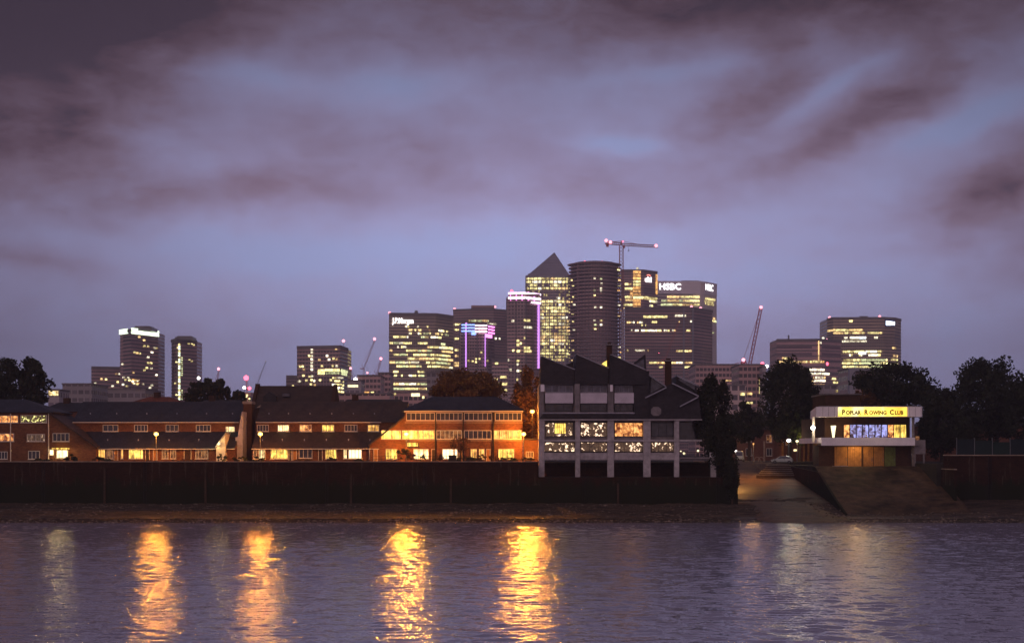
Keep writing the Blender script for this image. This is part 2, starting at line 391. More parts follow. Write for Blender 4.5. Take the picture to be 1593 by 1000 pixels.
def grid(x0, x1, y0, y1, nx, ny, h):
    mb = MB(); vs = []
    for j in range(ny + 1):
        for i in range(nx + 1):
            x = x0 + (x1-x0)*i/nx; y = y0 + (y1-y0)*j/ny; vs.append((x, y, h(x, y)))
    mb.add(vs, [(j*(nx+1)+i, j*(nx+1)+i+1, (j+1)*(nx+1)+i+1, (j+1)*(nx+1)+i) for j in range(ny) for i in range(nx)])
    return mb
from mathutils import noise as mn
def nz(x, y, s): return mn.noise(Vector((x*s, y*s, 3.1)))
def tide(mname):
    m = MATS[mname]; n = N(m.node_tree); b = [q_ for q_ in m.node_tree.nodes if q_.type == 'BSDF_PRINCIPLED'][0]
    src = b.inputs['Base Color'].links[0].from_socket
    wp = n.new('ShaderNodeNewGeometry').outputs['Position']; x, y, z = n.xyz(wp)
    f = n.noise(n.vm('MULTIPLY', wp, (.5, .5, .18)), 1, 5, .7)['Fac']
    lv = n.m('ADD', z, n.m('MULTIPLY', n.m('SUBTRACT', f, .5), 7))
    k = n.m('MULTIPLY', n.m('SUBTRACT', 6.6, lv), .8, clamp=True)
    wh = n.m('MULTIPLY', n.m('GREATER_THAN', n.noise(n.vm('MULTIPLY', wp, (1.6, 1.6, .12)), 1, 4, .7)['Fac'], .60), n.m('GREATER_THAN', z, 5.5))
    c1 = n.mix(k, src, (.014, .016, .007, 1)); c2 = n.mix(n.m('MULTIPLY', wh, .5), c1, (.10, .075, .055, 1))
    n.put(b.inputs['Base Color'], c2)
tide('river_wall_brick')
ms, n, b = principled('foreshore_mud')
pos = n.new('ShaderNodeNewGeometry').outputs['Position']; x, y, z = n.xyz(pos)
f = n.noise(n.vm('MULTIPLY', pos, (.35, 1, 1)), .8, 6, .7)['Fac']; f2 = n.noise(pos, 5, 4, .7)['Fac']
n.put(b.inputs['Base Color'], n.ramp(n.m('ADD', n.m('MULTIPLY', f, .5), n.m('MULTIPLY', f2, .5)), [(.38, (.010,.007,.005)), (.5, (.055,.036,.023)), (.60, (.15,.10,.065))]))
wet = n.m('MULTIPLY', n.m('SUBTRACT', z, .30), 1.6, clamp=True)
n.put(b.inputs['Roughness'], n.m('ADD', n.m('MULTIPLY', wet, .75), n.m('MULTIPLY_ADD', f, .3, .0), clamp=True))
bp = n.new('ShaderNodeBump'); bp.inputs['Strength'].default_value = 1; bp.inputs['Distance'].default_value = .35; n.put(bp.inputs['Height'], f2)
b.inputs['Specular IOR Level'].default_value = .25
n.put(b.inputs['Normal'], bp.outputs[0])
struct('foreshore', grid(-200, 200, 242, 278, 760, 72,
       lambda x, y: (y-250)*.045 + max(0, y-256)*.085 + .24*nz(x, y*2, .15)*min(1, max(0, (y-251)/4)) + .14*nz(x, y, .8) + .10*max(0, nz(x+9, y, 1.7)) ), ms, True)

def shore_z(x, y): return (y-250)*.045 + max(0, y-256)*.085 + .24*nz(x, y*2, .15)*min(1, max(0, (y-251)/4)) + .14*nz(x, y, .8) + .10*max(0, nz(x+9, y, 1.7))
rr = random.Random(31); st = MB()
for i in range(9000):
    y = 249.5 + 21.5*rr.random()**1.3; x = rr.uniform(-98, 98)
    if nz(x, y, .12) < rr.uniform(-.6, .4): continue
    k = .05 + .22*rr.random()**4; z = shore_z(x, y) + k*.2; a_ = rr.uniform(.8, 1.8); b_ = rr.uniform(.4, .8)
    if 39 < x < 76 and y > 256: z = max(z, (y-249)*.107 - .05 if x < 55 else 8.6-(288-y)*.285) + .02
    if x > 55 and y > 262: continue
    st.add([(x-k*a_,y,z),(x,y-k,z),(x+k*a_,y,z),(x,y+k,z),(x,y,z+k*b_),(x,y,z-k)], [(0,1,4),(1,2,4),(2,3,4),(3,0,4),(1,0,5),(2,1,5),(3,2,5),(0,3,5)])
o = make('shingle', st, mat('shingle_stone', (.16,.12,.09), .7, .7, 1.1, spec=.3)); o['kind'] = 'stuff'
SX0, SX1 = 39.0, 55.0     # slipway between the two walls
AX1 = 74.5                # right end of the club apron
gb = MB()
def q(mb, x0, x1, y0, y1, z): mb.add([(x0,y0,z),(x1,y0,z),(x1,y1,z),(x0,y1,z)], [(0,1,2,3)])
def qb(mb, x0, x1, y0, y1, z): mb.box(x0, x1, y0, y1, -1, z)
qb(gb, -3000, 4.4, 272.41, 335, GZ); qb(gb, 4.41, SX0-.41, 284.41, 335, GZ); qb(gb, SX1+.41, AX1, 291, 335, GZ - .6); qb(gb, AX1+.01, 3000, 276.41, 335, GZ)
qb(gb, -3000, 3000, 335.01, 4000, GZ)
struct('ground', gb, 'land')
tb = MB(); q(tb, 4.4, SX0, 272.4, 284, LOWZ); struct('lower_terrace_ground', tb, 'dirt')
pv = MB(); q(pv, -140, 4.4, 272.9, 281.9, GZ + .005); struct('riverside_path', pv, 'paving')
sp = grid(SX0, SX1 + .0, 248, 335, 48, 200, lambda x, y: (y-249)*.107 + .08*nz(x, y, .4) + .05*nz(x, y, 1.3) - (max(0, 42-x)*.22 + max(0, x-50)*.10 if y < 271.5 else 0))
struct('slipway', sp, 'slip', True)
rd = MB(); q(rd, 36, 60, 335, 520, GZ + .012); struct('road', rd, 'asphalt')
ap = grid(SX1+.41, AX1 + 2, 257, 291, 60, 80, lambda x, y: min(8.6, 8.6 - (288 - y)*.285 if y < 288 else 8.6) + .16*nz(x, y, .35) + .06*nz(x, y, 1.5))
struct('boat_apron', ap, 'apron', True)

# river walls (each a thing)
def rwall(label, x0, x1, y0, y1, z0, z1, cop=True, m='wallbrick', piers=6.5):
    t = Thing('river_wall', label, 'wall', ((x0+x1)/2, y0, z0))
    mb = MB(); mb.box(x0, x1, y0, y1, z0, z1); t.part('brickwork', mb, m)
    if cop:
        mb = MB(); mb.box(x0, x1, y0-.08, y1+.08, z1, z1+.16); t.part('coping', mb, 'coping2')
    if piers and x1 - x0 > y1 - y0:
        rr = random.Random(int(x0)); xx = x0 + 8
        while xx < x1 - 3:
            if -100 < xx < 100:
                mb = MB()
                for sx in (-.22, .22): mb.bar((xx+sx, y0-.12, 1.6), (xx+sx, y0-.12, z1+.1), .05)
                for kz in range(int((z1-1.8)/.35)): mb.bar((xx-.22, y0-.12, 1.8+kz*.35), (xx+.22, y0-.12, 1.8+kz*.35), .035)
                t.part('ladder', mb, 'blackmetal')
                mb = MB(); xb = min(x1-1, xx + rr.uniform(4, 12)); mb.box(xb-.17, xb+.17, y0-.3, y0-.01, z0, z1-rr.uniform(.8, 3)); t.part('fender_timber', mb, 'wood')
            xx += rr.uniform(16, 34)
    return t
rwall('long dark brick river wall below the terraced houses', -330, 4.4, 272, 272.4, -.2, 9.5)
rwall('dark lower river wall under the stilted concrete block', 4.4, SX0, 272, 272.4, -.2, LOWZ, False)
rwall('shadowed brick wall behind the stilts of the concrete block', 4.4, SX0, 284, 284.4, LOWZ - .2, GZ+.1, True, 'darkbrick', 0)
rwall('brick wall along the left side of the slipway beside the dark conifer', SX0-.4, SX0, 272.4, 335, -.2, 9.3, True)
t = Thing('retaining_wall', 'dark sloping wall on the right of the slipway with steps on top', 'wall', (SX1, 283, 2))
mb = MB(); mb.prism([(260,-.5),(260,1.0),(268.5,3.2),(283,7.6),(306,8.3),(334,9.3),(334,1.0)], 'x', SX1-.02, SX1+.4); t.part('brickwork', mb, 'wallbrick')
mb = MB()
for i in range(6): mb.box(50.2-.5*i, SX1-.03, 311.99-.9*(i+1), 311.99-.9*i, 4.5, 8.6-.36*i)
t.part('steps', mb, 'wood')
for i in range(6):
    mb = MB(); mb.box(50.2-.5*i, SX1-.03, 311.99-.9*(i+1)-.06, 311.99-.9*(i+1)+.25, 8.6-.36*i, 8.65-.36*i); t.part('step_nosing', mb, 'conc')
rwall('brick river wall right of the rowing club apron', AX1+1.2, 330, 276, 276.4, -.2, 10.6, True)
rwall('low brick return wall at the right end of the apron', AX1+.8, AX1+1.2, 268, 290, -.2, 8.2, True)

# ------------------------------------------------------------ foliage
def crown_mb(c_, r, n, size, seed, clumps=40, fill=.75):
    rr = random.Random(seed); mb = MB(); cs = []
    for i in range(clumps):
        while 1:
            p = Vector((rr.uniform(-1,1), rr.uniform(-1,1), rr.uniform(-1,1)))
            if p.length < 1: break
        p = p.normalized() * (p.length ** .5) * .86
        cs.append((p, rr.uniform(.16, .34)))
    vs = []; fs = []
    for i in range(n):
        p, cr = cs[rr.randrange(clumps)]
        d = Vector((rr.gauss(0,1), rr.gauss(0,1), rr.gauss(0,1)))
        d = d / max(d.length, .01) * (rr.random() ** .45) * cr
        w = p + d
        pos_ = Vector((c_[0] + w.x*r[0], c_[1] + w.y*r[1], c_[2] + w.z*r[2]))
        s = size * rr.uniform(.6, 1.35)
        a = Vector((rr.gauss(0,1), rr.gauss(0,1), rr.gauss(0,1))).normalized(); e = a.cross(Vector((rr.gauss(0,1), rr.gauss(0,1), rr.gauss(0,1)))).normalized()
        k = len(vs)
        vs += [pos_ - a*s*.5, pos_ + e*s*.33, pos_ + a*s*.5, pos_ - e*s*.33]; fs.append((k, k+1, k+2, k+3))
    mb.v = [tuple(v) for v in vs]; mb.f = fs
    return mb, [Vector((c_[0]+p.x*r[0], c_[1]+p.y*r[1], c_[2]+p.z*r[2])) for p, _ in cs]
def tree(px, py_top, py_bot, wpx, Y, label, m='leafd', seed=1, n=6000, size=.7, base=None, depth=None, name='tree', clumps=46, group=None, trunk=True):
    """crown spans py_top..py_bot and wpx at depth Y"""
    cz = (Z(py_top,Y) + Z(py_bot,Y)) / 2; rz = (Z(py_top,Y) - Z(py_bot,Y)) / 2; rx = wpx * Y / F / 2
    cx = X(px, Y); base = GZ if base is None else base
    t = Thing(name, label, 'tree' if name.endswith('tree') else 'bush', (cx, Y, base), group)
    mb, cs = crown_mb((cx, Y, cz), (rx, depth or rx, rz), n, size, seed, clumps)
    t.part('crown', mb, m)
    if trunk:
        tr = MB(); r0 = max(.12, rx * .07); top = Vector((cx + rx*.05, Y, cz)); 
        tr.cyl((cx, Y, base-.1), (cx + rx*.03, Y, base + (cz-base)*.5), r0*1.3, r0*.95, 8, False)
        tr.cyl((cx + rx*.03, Y, base + (cz-base)*.5), top, r0*.95, r0*.5, 8, False)
        for p in cs[:9]: tr.cyl(Vector((cx, Y, base + (cz-base)*.55)), p, r0*.45, r0*.1, 5, False)
        t.part('trunk', tr, 'bark')
    return t

# ------------------------------------------------------------ windows and doors on a facade facing the river
def window(t, px0, px1, py0, py1, Y, panes, pm, fm='paint', fw=.10, sill=True, sub=True, label=None):
    x0, x1, z0, z1 = X(px0,Y), X(px1,Y), Z(py1,Y), Z(py0,Y)
    fr = MB(); a, b_ = Y-.10, Y+.05
    fr.box(x0, x1, a, b_, z1-fw, z1).box(x0, x1, a, b_, z0, z0+fw)
    fr.box(x0, x0+fw, a, b_, z0+fw, z1-fw).box(x1-fw, x1, a, b_, z0+fw, z1-fw)
    for i in range(1, panes):
        xx = x0 + (x1-x0)*i/panes; fr.box(xx-fw*.4, xx+fw*.4, a+.01, b_, z0+fw, z1-fw)
    if sill: fr.box(x0-.08, x1+.08, a-.08, Y, z0-.08, z0-.003)
    f = t.part('window', fr, fm, label=label)
    pn = MB(); pn.box(x0+fw*.5, x1-fw*.5, Y-.045, Y+.02, z0+fw*.5, z1-fw*.5)
    t.part('pane', pn, pm, parent=f)
    return f
def door(t, px0, px1, py0, py1, Y, m='wood'):
    x0, x1, z0, z1 = X(px0,Y), X(px1,Y), Z(py1,Y), Z(py0,Y)
    d = MB(); d.box(x0, x1, Y-.06, Y+.05, z0, z1)
    fr = MB(); fr.box(x0-.1, x0, Y-.1, Y+.03, z0, z1+.1).box(x1, x1+.1, Y-.1, Y+.03, z0, z1+.1).box(x0, x1, Y-.1, Y+.03, z1, z1+.1)
    o = t.part('door', d, m); t.part('door_frame', fr, 'paint', parent=o)
    h = MB(); h.ball((x1-.15, Y-.1, z0+1.0), .05, 6); t.part('handle', h, 'metal', parent=o)

# --- terraced houses: a lean-to front roof over the ground floor, a set-back upper storey
YG, YU, YR = 282.0, 286.5, 293.0
def terrace_house(pxl, pxr, label, group, up=(), down=(), doors=(), roofm='slate', ridge=626, lowroof=True, ends='', wallm='brick'):
    x0, x1 = X(pxl, YG), X(pxr, YG)
    t = Thing('terraced_house', label, 'house', ((x0+x1)/2, YG, GZ), group)
    zl = Z(697.5, YG); zm = Z(672, YU); ze = Z(656.5, YU); zr = Z(ridge, YR)
    w = MB(); w.prism([(YG,GZ-.2),(YG,zl),(YU,zm),(YU,ze),(YR,zr-.15),(YR+6.5,ze),(YR+6.5,GZ-.2)], 'x', x0+.002, x1-.002)
    t.part('wall', w, wallm)
    r = MB(); r.prism([(YU-.45,ze-.12),(YU-.45,ze+.06),(YR,zr+.16),(YR+6.9,ze+.06),(YR+6.9,ze-.12),(YR,zr-.03)], 'x', x0+.004, x1-.004)
    t.part('upper_roof', r, roofm)
    r = MB(); r.prism([(YG-.5,zl-.14),(YG-.5,zl+.04),(YU-.02,zm+.10),(YU-.02,zm-.10)], 'x', x0+.004, x1-.004); t.part('lower_roof', r, 'browntile' if roofm != 'slate' else roofm)
    for g0, g1, g2, g3 in ((YU-.60, YU-.46, ze-.12, ze+.02), (YG-.65, YG-.51, zl-.14, zl)):
        gu = MB(); gu.box(x0+.004, x1-.004, g0, g1, g2, g3); t.part('gutter', gu, 'paint')
    for a in up: window(t, *a[:2], *(a[4] if len(a) > 4 else (660.5, 671)), YU, a[2], a[3])
    for a in down: window(t, *a[:2], *(a[4] if len(a) > 4 else (698.8, 713.5)), YG, a[2], a[3])
    for a in doors: door(t, a[0], a[1], 699.5, 716, YG, a[2] if len(a) > 2 else 'wood')
    # skylight vents on the roof slopes
    xx = (x0+x1)/2
    v = MB(); v.cyl((xx, YG+1.8, zl+1.0), (xx, YG+1.8, zl+1.75), .09, .09, 6); t.part('vent_pipe', v, 'coping')
    v = MB(); v.cyl((xx+.4, YU+2.2, ze+.8), (xx+.4, YU+2.2, ze+1.75), .10, .10, 6); t.part('vent_pipe', v, 'coping')
    return t
gl_ = 'houses of the left brick terrace'
terrace_house(103, 140, 'shadowed terraced house beside the left brick block with two small lit windows', gl_, [], [(128,139,1,'lwarm',(701,712))])
terrace_house(140, 187, 'terraced house with lit ground window behind dark planting, left terrace', gl_, [(160,184,3,'glass')], [(149,164,2,'lwarm'),(166,176,2,'ldim')], [(178,183,'door')])
terrace_house(187, 236, 'terraced house whose wide curtained ground window glows yellow, left of the first street lamp', gl_, [(209,230,4,'glass')], [(200,223,3,'lyel'),(188,192,1,'lwarm')], [(227,232)])
terrace_house(236, 283, 'terraced house right behind the first street lamp with white framed dark windows', gl_, [(258,278,3,'glass')], [(252,262,2,'ldim'),(265,274,2,'ldim')], [(239,244,'door')])
terrace_house(283, 330, 'terraced house with one lamp visible in its dark window in the left terrace', gl_, [(305,328,4,'glass')], [(304,324,4,'ldim')], [(287,297)])
terrace_house(330, 366, 'end terraced house of the left terrace with a bright upper window', gl_, [(351,365.5,3,'lpale',(663,675))], [], [])
gm_ = 'houses of the middle brick terrace'
terrace_house(392, 420, 'terraced house behind the second street lamp with a pale lit ground window', gm_, [(400,418,4,'glass')], [(402,413,2,'lpale'),(394,400,1,'ldim')], [], 'browntile')
terrace_house(420, 454, 'terraced house with bright white blind above and wide lit ground window', gm_, [(432,450,5,'lpale')], [(421,448,3,'lyel')], [(450,453)], 'browntile')
terrace_house(454, 489, 'terraced house with white framed dark ground window and half lit upper window', gm_, [(466,485,4,'lroom')], [(465,486,3,'glass',(698,712.5))], [(456,461,'door')], 'browntile')
terrace_house(489, 523, 'terraced house with dark door beside a yellow curtained window, middle terrace', gm_, [(501,520,3,'lyel')], [(506,524,3,'lyel')], [(496,501)], 'browntile')
terrace_house(523, 558, 'terraced house with the brightest white ground window of the middle terrace', gm_, [(536,556,4,'glass')], [(542,563,4,'lwhite'),(534,540,2,'lpale')], [], 'browntile')
terrace_house(558, 590, 'end terraced house next to the three storey block with partly hidden upper window', gm_, [(572,590,3,'lwarm')], [(574,580,1,'lpale')], [(583,588,'door')], 'browntile')

t = Thing('terraced_house', 'plain roofed rear house joining the middle terrace to the three storey block', 'house', (X(600,YU), YU, GZ), gm_)
ze = Z(656.5, YU); zr = Z(626, YR); x0, x1 = X(590,YG), X(629,YG)
mb = MB(); mb.prism([(YU+8,GZ-.2),(YU,ze-8),(YU,ze),(YR,zr-.15),(YR+6.5,ze),(YR+6.5,GZ-.2)], 'x', x0+.002, x1); t.part('wall', mb, 'brick')
mb = MB(); mb.prism([(YU-.45,ze-.12),(YU-.45,ze+.06),(YR,zr+.16),(YR+6.9,ze+.06),(YR+6.9,ze-.12),(YR,zr-.03)], 'x', x0+.004, x1); t.part('upper_roof', mb, 'browntile')
# white gable bay and lamp between the two terraces
t = Thing('side_extension', 'white rendered side extension with a sloping roof edge beside the end house', 'building', (X(352,YG), YG, GZ))
mb = MB(); mb.pprism([(337,717),(337,696),(351,675.5),(351,717)], 281, -.4, 5); t.part('wall', mb, 'paint')
mb = MB(); mb.pprism([(336,697),(336,694.8),(351.5,672.6),(351.5,675)], 281, -.7, 5); t.part('roof_edge', mb, 'coping')
t = Thing('garden_wall', 'pale sloping party wall between the two terraces', 'wall', (X(374,YG), YG, GZ))
mb = MB(); mb.pprism([(366.5,717),(366.5,680),(370,679),(376.5,640),(378,640),(378,717)], 284, -.3, 4.5); t.part('render', mb, 'conc')
mb = MB(); mb.pprism([(351.4,717),(351.4,680),(366.3,680),(366.3,717)], 284, .5, 1.2); t.part('gate_wall', mb, 'darkbrick')
t = Thing('chimney_tower', 'tall narrow dark brick stair tower between the two terraces', 'tower', (X(385,288), 288, GZ))
mb = MB(); mb.pbox(378.5, 391.5, 628, 719, 288, 0, 3.5); t.part('shaft', mb, 'darkbrick')
mb = MB(); mb.pbox(377.5, 392.3, 624, 628, 288, -.2, 3.7); t.part('cap', mb, 'concdark')

# --- three storey brick block with hipped slate roof
def block(tname, label, px0, px1, eave, ridge, rx0, rx1, wing, Y=281.5, flip=False):
    x0, x1 = X(px0,Y), X(px1,Y); t = Thing(tname, label, 'building', ((x0+x1)/2, Y, GZ))
    ze, zr = Z(eave,Y), Z(ridge,Y+6)
    w = MB(); w.box(x0, x1, Y, Y+12, GZ-.2, ze); 
    if wing: w.pprism(wing, Y, .003, 11.9)
    t.part('wall', w, 'brick')
    r = MB(); o = .55; a, b_ = X(rx0,Y+6), X(rx1,Y+6)
    v = [(x0-o,Y-o,ze),(x1+o,Y-o,ze),(x1+o,Y+12+o,ze),(x0-o,Y+12+o,ze),(x0-o,Y-o,ze+.22),(x1+o,Y-o,ze+.22),(x1+o,Y+12+o,ze+.22),(x0-o,Y+12+o,ze+.22),(a,Y+6,zr),(b_,Y+6,zr)]
    r.add(v, [(0,3,2,1),(0,1,5,4),(1,2,6,5),(2,3,7,6),(3,0,4,7),(4,5,9,8),(5,6,9),(6,7,8,9),(7,4,8)])
    t.part('roof', r, 'slate'); return t
YB = 281.5
t = block('apartment_block', 'three storey brick block with slate hipped roof and rows of white framed windows', 630, 813, 640, 617, 672, 772,
          [(575,717),(575,691),(602,671),(629.9,650),(629.9,717)], YB)
r = MB(); r.pprism([(573.5,694),(573.5,691),(629.5,647),(629.5,650.2)], YB, -.5, 12.2); t.part('side_roof', r, 'slate')
for a, b_ in ((632,676.5),(678.5,719.5),(722,765.5),(770,811.5)): window(t, a, b_, 641.8, 654, YB, 6, 'glass')
for a, b_, m_ in ((593,624,'lyel'),(625.5,676,'lyel'),(679,718.5,'ldim'),(722,764.5,'glass'),(768,811.5,'lwarm')): window(t, a, b_, 669, 682.8, YB, 6 if a > 600 else 4, m_)
for a, b_, m_, k in ((600,618,'lyel',2),(643,667,'lpale',3),(688,706,'lwhite',3),(706.8,712,'lwhite',1),(732,742,'lwarm',3),(745,754,'lwarm',2),(775,800,'lyel',2)): window(t, a, b_, 698, 714, YB, k, m_)
for a in (582, 672, 714.5, 757): door(t, a, a+5, 699, 717, YB, 'door' if a != 672 else 'wood')
for a in (677.4, 720.6, 767.6):
    mb = MB(); mb.cyl((X(a,YB), YB-.16, GZ), (X(a,YB), YB-.16, Z(641,YB)), .11, .11, 8); t.part('drainpipe', mb, 'blackmetal')
for yy in (656.5, 684.5):
    mb = MB(); mb.box(X(630,YB), X(813,YB), YB-.05, YB, Z(yy+1.2,YB), Z(yy,YB)); t.part('string_course', mb, 'coping2')
mb = MB(); mb.box(X(629,YB), X(814,YB), YB-.75, YB-.56, Z(640.6,YB), Z(639,YB)); t.part('gutter', mb, 'paint')
mb = MB(); mb.box(X(634,YB), X(650,YB), YB-.55, YB-.04, Z(694,YB), Z(688.5,YB)); t.part('glowing_porch_canopy', mb, 'lyel')  # glows by itself, yellow light put into the material
YBB = 282.5
t = Thing('garage_wing', 'low brick wing between the three storey block and the stilted concrete building', 'building', (X(826,YBB), YBB, GZ))
mb = MB(); mb.pbox(814.5, 838, 684, 718, YBB, 0, 7); t.part('wall', mb, 'brick')
mb = MB(); mb.pbox(814.2, 839, 682, 684, YBB, -.3, 7.3); t.part('roof', mb, 'slate')
window(t, 818, 830, 702, 712, YBB, 3, 'ldim')

t = block('apartment_block', 'dark brick block at the far left edge with two top floor windows lit', -60, 78, 642, 621, -20, 40,
          [(78.1,717),(78.1,645),(112,668),(150,697),(150,717)], 280.5)
YA = 280.5
r = MB(); r.pprism([(78.6,645),(78.6,642),(152,694.5),(152,697.5)], YA, -.5, 12.2); t.part('side_roof', r, 'browntile')
window(t, -14, 28.5, 646, 657.5, YA, 5, 'lroom'); window(t, 32, 73, 645.5, 657.5, YA, 5, 'lgreen')
window(t, -14, 22, 674, 686.5, YA, 5, 'lroom'); window(t, 42, 70, 675, 686.5, YA, 4, 'lclut'); window(t, 82, 108, 673.5, 686.5, YA, 4, 'glass')
window(t, 44, 62, 701, 714, YA, 3, 'glass'); window(t, -2, 12, 702, 714, YA, 3, 'glass')
window(t, 77, 84, 699, 708, YA, 1, 'lwhite'); window(t, 88, 106, 699.5, 712.5, YA, 2, 'lwhite')
mb = MB(); mb.pbox(86, 108, 696.5, 698.5, YA, -2.2, 0); t.part('canopy', mb, 'lyel')  # patio lamplight put into the canopy as its own glow
for a in (17, 76):
    mb = MB(); mb.cyl((X(a,YA), YA-.16, GZ), (X(a,YA), YA-.16, Z(643,YA)), .10, .10, 8); t.part('drainpipe', mb, 'paint')

# ------------------------------------------------------------ the stilted concrete block with slate sawtooth roofs
YE = 274.0
t = Thing('stilted_concrete_block', 'angular grey concrete and slate block standing on stilts over the river wall', 'building', (X(950,YE), YE, LOWZ))
for a, b_ in ((838,847),(895,902.5),(945,955),(1001,1012),(1049,1056.5)):
    mb = MB(); mb.pbox(a, b_, 654, 742.3, YE, -.1, 1.0); t.part('pier', mb, 'conc')
for a, b_ in ((839,846),(894,902),(945.5,954.5)):
    mb = MB(); mb.pbox(a, b_, 597, 653.8, YE, 0, 1.1); t.part('upper_pier', mb, 'concdark')
mb = MB(); mb.pbox(1106, 1114, 712, 742.3, YE, -.1, 1.0); t.part('pier', mb, 'conc')
mb = MB(); mb.pbox(838.2, 1056.3, 654, 715.5, YE, 1.4, 14); mb.pbox(1056.4, 1092, 654, 686, YE, 4.0, 14); t.part('wall', mb, 'concdark')
mb = MB(); mb.pbox(838.1, 992, 643, 653.9, YE, .5, 14); mb.pbox(838.1, 986, 597, 642.9, YE, 1.3, 14); t.part('upper_wall', mb, 'concdark')
for a, b_ in ((847,895),(902.5,945),(955,1001),(1012,1049)):
    mb = MB(); mb.pbox(a+.1, b_-.1, 704, 715, YE, .1, 1.39); t.part('balcony_panel', mb, 'conc')
for a in ((837, 1092, 651.8, 653.6, YE, -.3, .9), (837, 1092, 683.6, 686.4, YE, -.25, -.11), (838, 1106, 713.5, 716, YE, 1.0, 13)):
    mb = MB(); mb.pbox(*a); t.part('floor_beam', mb, 'conc')
mb = MB(); mb.pprism([(838,651.6),(845,643.5),(985,643.5),(990,651.6)], YE, -.2, .45); t.part('skirt_roof', mb, 'slatedark')
mb = MB(); mb.pbox(843, 987, 641.4, 643.3, YE, -.35, .4); t.part('ledge', mb, 'coping')
for (a, b_), m_ in zip(((848,891.5),(903,944.5),(956,1000),(1013,1048)), ('lclut','lclut','lroom','glass')):
    window(t, a, b_, 657, 679, YE+1.4, 3, m_, 'blackmetal', .09, False)
mb = MB(); mb.pbox(863, 880, 658.5, 674, YE+1.4, -.02, -.05); t.part('lit_curtain', mb, 'lyel')
for (a, b_), m_ in zip(((841,894),(903,944.5),(956,1000),(1013,1048)), ('lclut','lclut','lclut','lclut')):
    window(t, a, b_, 687.5, 702.5, YE+1.2, 3, m_, 'blackmetal', .08, False)
mb = MB(); mb.pbox(1058, 1090, 657, 683, YE+4, -.02, -.06); t.part('terrace_glazing', mb, 'glass')
for (a, b_), m_ in zip(((848,891),(903,944),(956,985)), ('glass','glass','glass')):
    window(t, a, b_, 627.5, 640, YE+1.3, 3, m_, 'blackmetal', .08, False)
    window(t, a, b_, 599, 610.2, YE+1.3, 4, 'glassy', 'coping', .10, False)
for a, b_ in ((848,891.5),(903,944.5),(956,986)):
    mb = MB(); mb.pbox(a, b_, 611, 627, YE, -.05, 1.2); t.part('white_balcony_front', mb, 'panel')
for a, b_ in ((841,847),(949,953)):
    mb = MB(); mb.pbox(a, b_, 598.5, 609, YE, -.3, .0); t.part('flue_box', mb, 'white')
# sawtooth slate roofs, each tooth at its own depth
for i, (pts, d0) in enumerate([([(840,598),(842,554),(894,575),(894,598)], .6), ([(894.2,598),(896,551),(946.8,573),(946.8,598)], .2), ([(947,598),(950,552),(1004,576),(1004,598)], -.2)]):
    mb = MB(); mb.pprism(pts, YE, d0, 13); t.part('sawtooth_roof', mb, 'slatedark')
    mb = MB(); a, b_ = pts[1], pts[2]; mb.pprism([a, (a[0], a[1]-1.3), (b_[0]+1, b_[1]-1.3), b_], YE, d0-.12, 13.1); t.part('roof_coping', mb, 'coping')
mb = MB(); mb.pprism([(876,567.5),(894,559),(894,575)], YE, 6, 6.5); t.part('roof_dormer', mb, 'slatedark')
mb = MB(); mb.pprism([(984,566),(1006.5,549),(1008,577.5)], YE, 3, 12); t.part('roof_dormer', mb, 'slatedark')
mb = MB(); mb.pprism([(990,566),(1004,556),(1004.5,572)], YE, 2.85, 2.99); t.part('dormer_glazing', mb, 'glassy')
mb = MB(); mb.pprism([(936,566),(943.8,560.5),(943.8,570)], YE, -.35, -.06); t.part('lit_triangular_window', mb, 'lyel')
mb = MB(); mb.pprism([(986.2,651.5),(986.2,598.2),(1009,598.2),(1009,651.5)], YE, .1, 13.2); mb.pprism([(1004.2,598),(1004.2,577),(1010,577),(1010,598)], YE, .1, 13.2); t.part('slate_wall', mb, 'slatedark')
mb = MB(); mb.pprism([(1009.2,651.6),(1009.2,583),(1036,601),(1046,596),(1087,616.5),(1092,651.6)], YE, .6, 13.2); t.part('slate_gable', mb, 'slatedark')
mb = MB(); mb.pprism([(1053,598),(1056,583),(1087,598),(1088,617)], YE, 3, 12.5); t.part('rear_monopitch', mb, 'slatedark')
mb = MB(); mb.pprism([(1055,584),(1056,582),(1088,597.3),(1087.6,599.3)], YE, 2.8, 12.6); t.part('roof_coping', mb, 'coping')
mb = MB(); mb.pprism([(1058,590),(1060,586.5),(1084,598),(1083.6,606)], YE, 2.7, 2.98); t.part('clerestory_glazing', mb, 'glassy')
mb = MB(); mb.pprism([(1012.5,612),(1013.5,587.5),(1033,600.5)], YE, .42, .59); t.part('triangular_glazing', mb, 'glass')
for (a, b_), (c1, d1) in (((1004,618.5),(1037,602.5)), ((1046,596),(1087,616)), ((1058,632),(1086,617.5)), ((1009.5,583),(1036,601))):
    mb = MB(); mb.pprism([(a,b_+1),(a,b_-1),(c1,d1-1),(c1,d1+1)], YE, -.05, .58); t.part('verge_board', mb, 'coping')
mb = MB(); mb.pprism([(1017,632.5),(1025,632.5),(1029,636),(1029,643),(1025,646.5),(1017,646.5),(1013,643),(1013,636)], YE, .45, .59); t.part('octagonal_plaque', mb, 'concdark')
for a, b_, p0, p1 in ((945,953.5,531,580),(1037,1046.5,556,603)):
    mb = MB(); mb.pbox(a, b_, p0+5, p1, YE, 2, 3.2); ch = t.part('chimney', mb, 'darkbrick')
    mb = MB(); mb.pbox(a-.8, b_+.8, p0+3, p0+5, YE, 1.8, 3.4); t.part('chimney_cap', mb, 'concdark', parent=ch)
    mb = MB(); mb.pbox(a+1.5, b_-1.5, p0, p0+3, YE, 2.2, 3.0); t.part('chimney_pot', mb, 'wood', parent=ch)
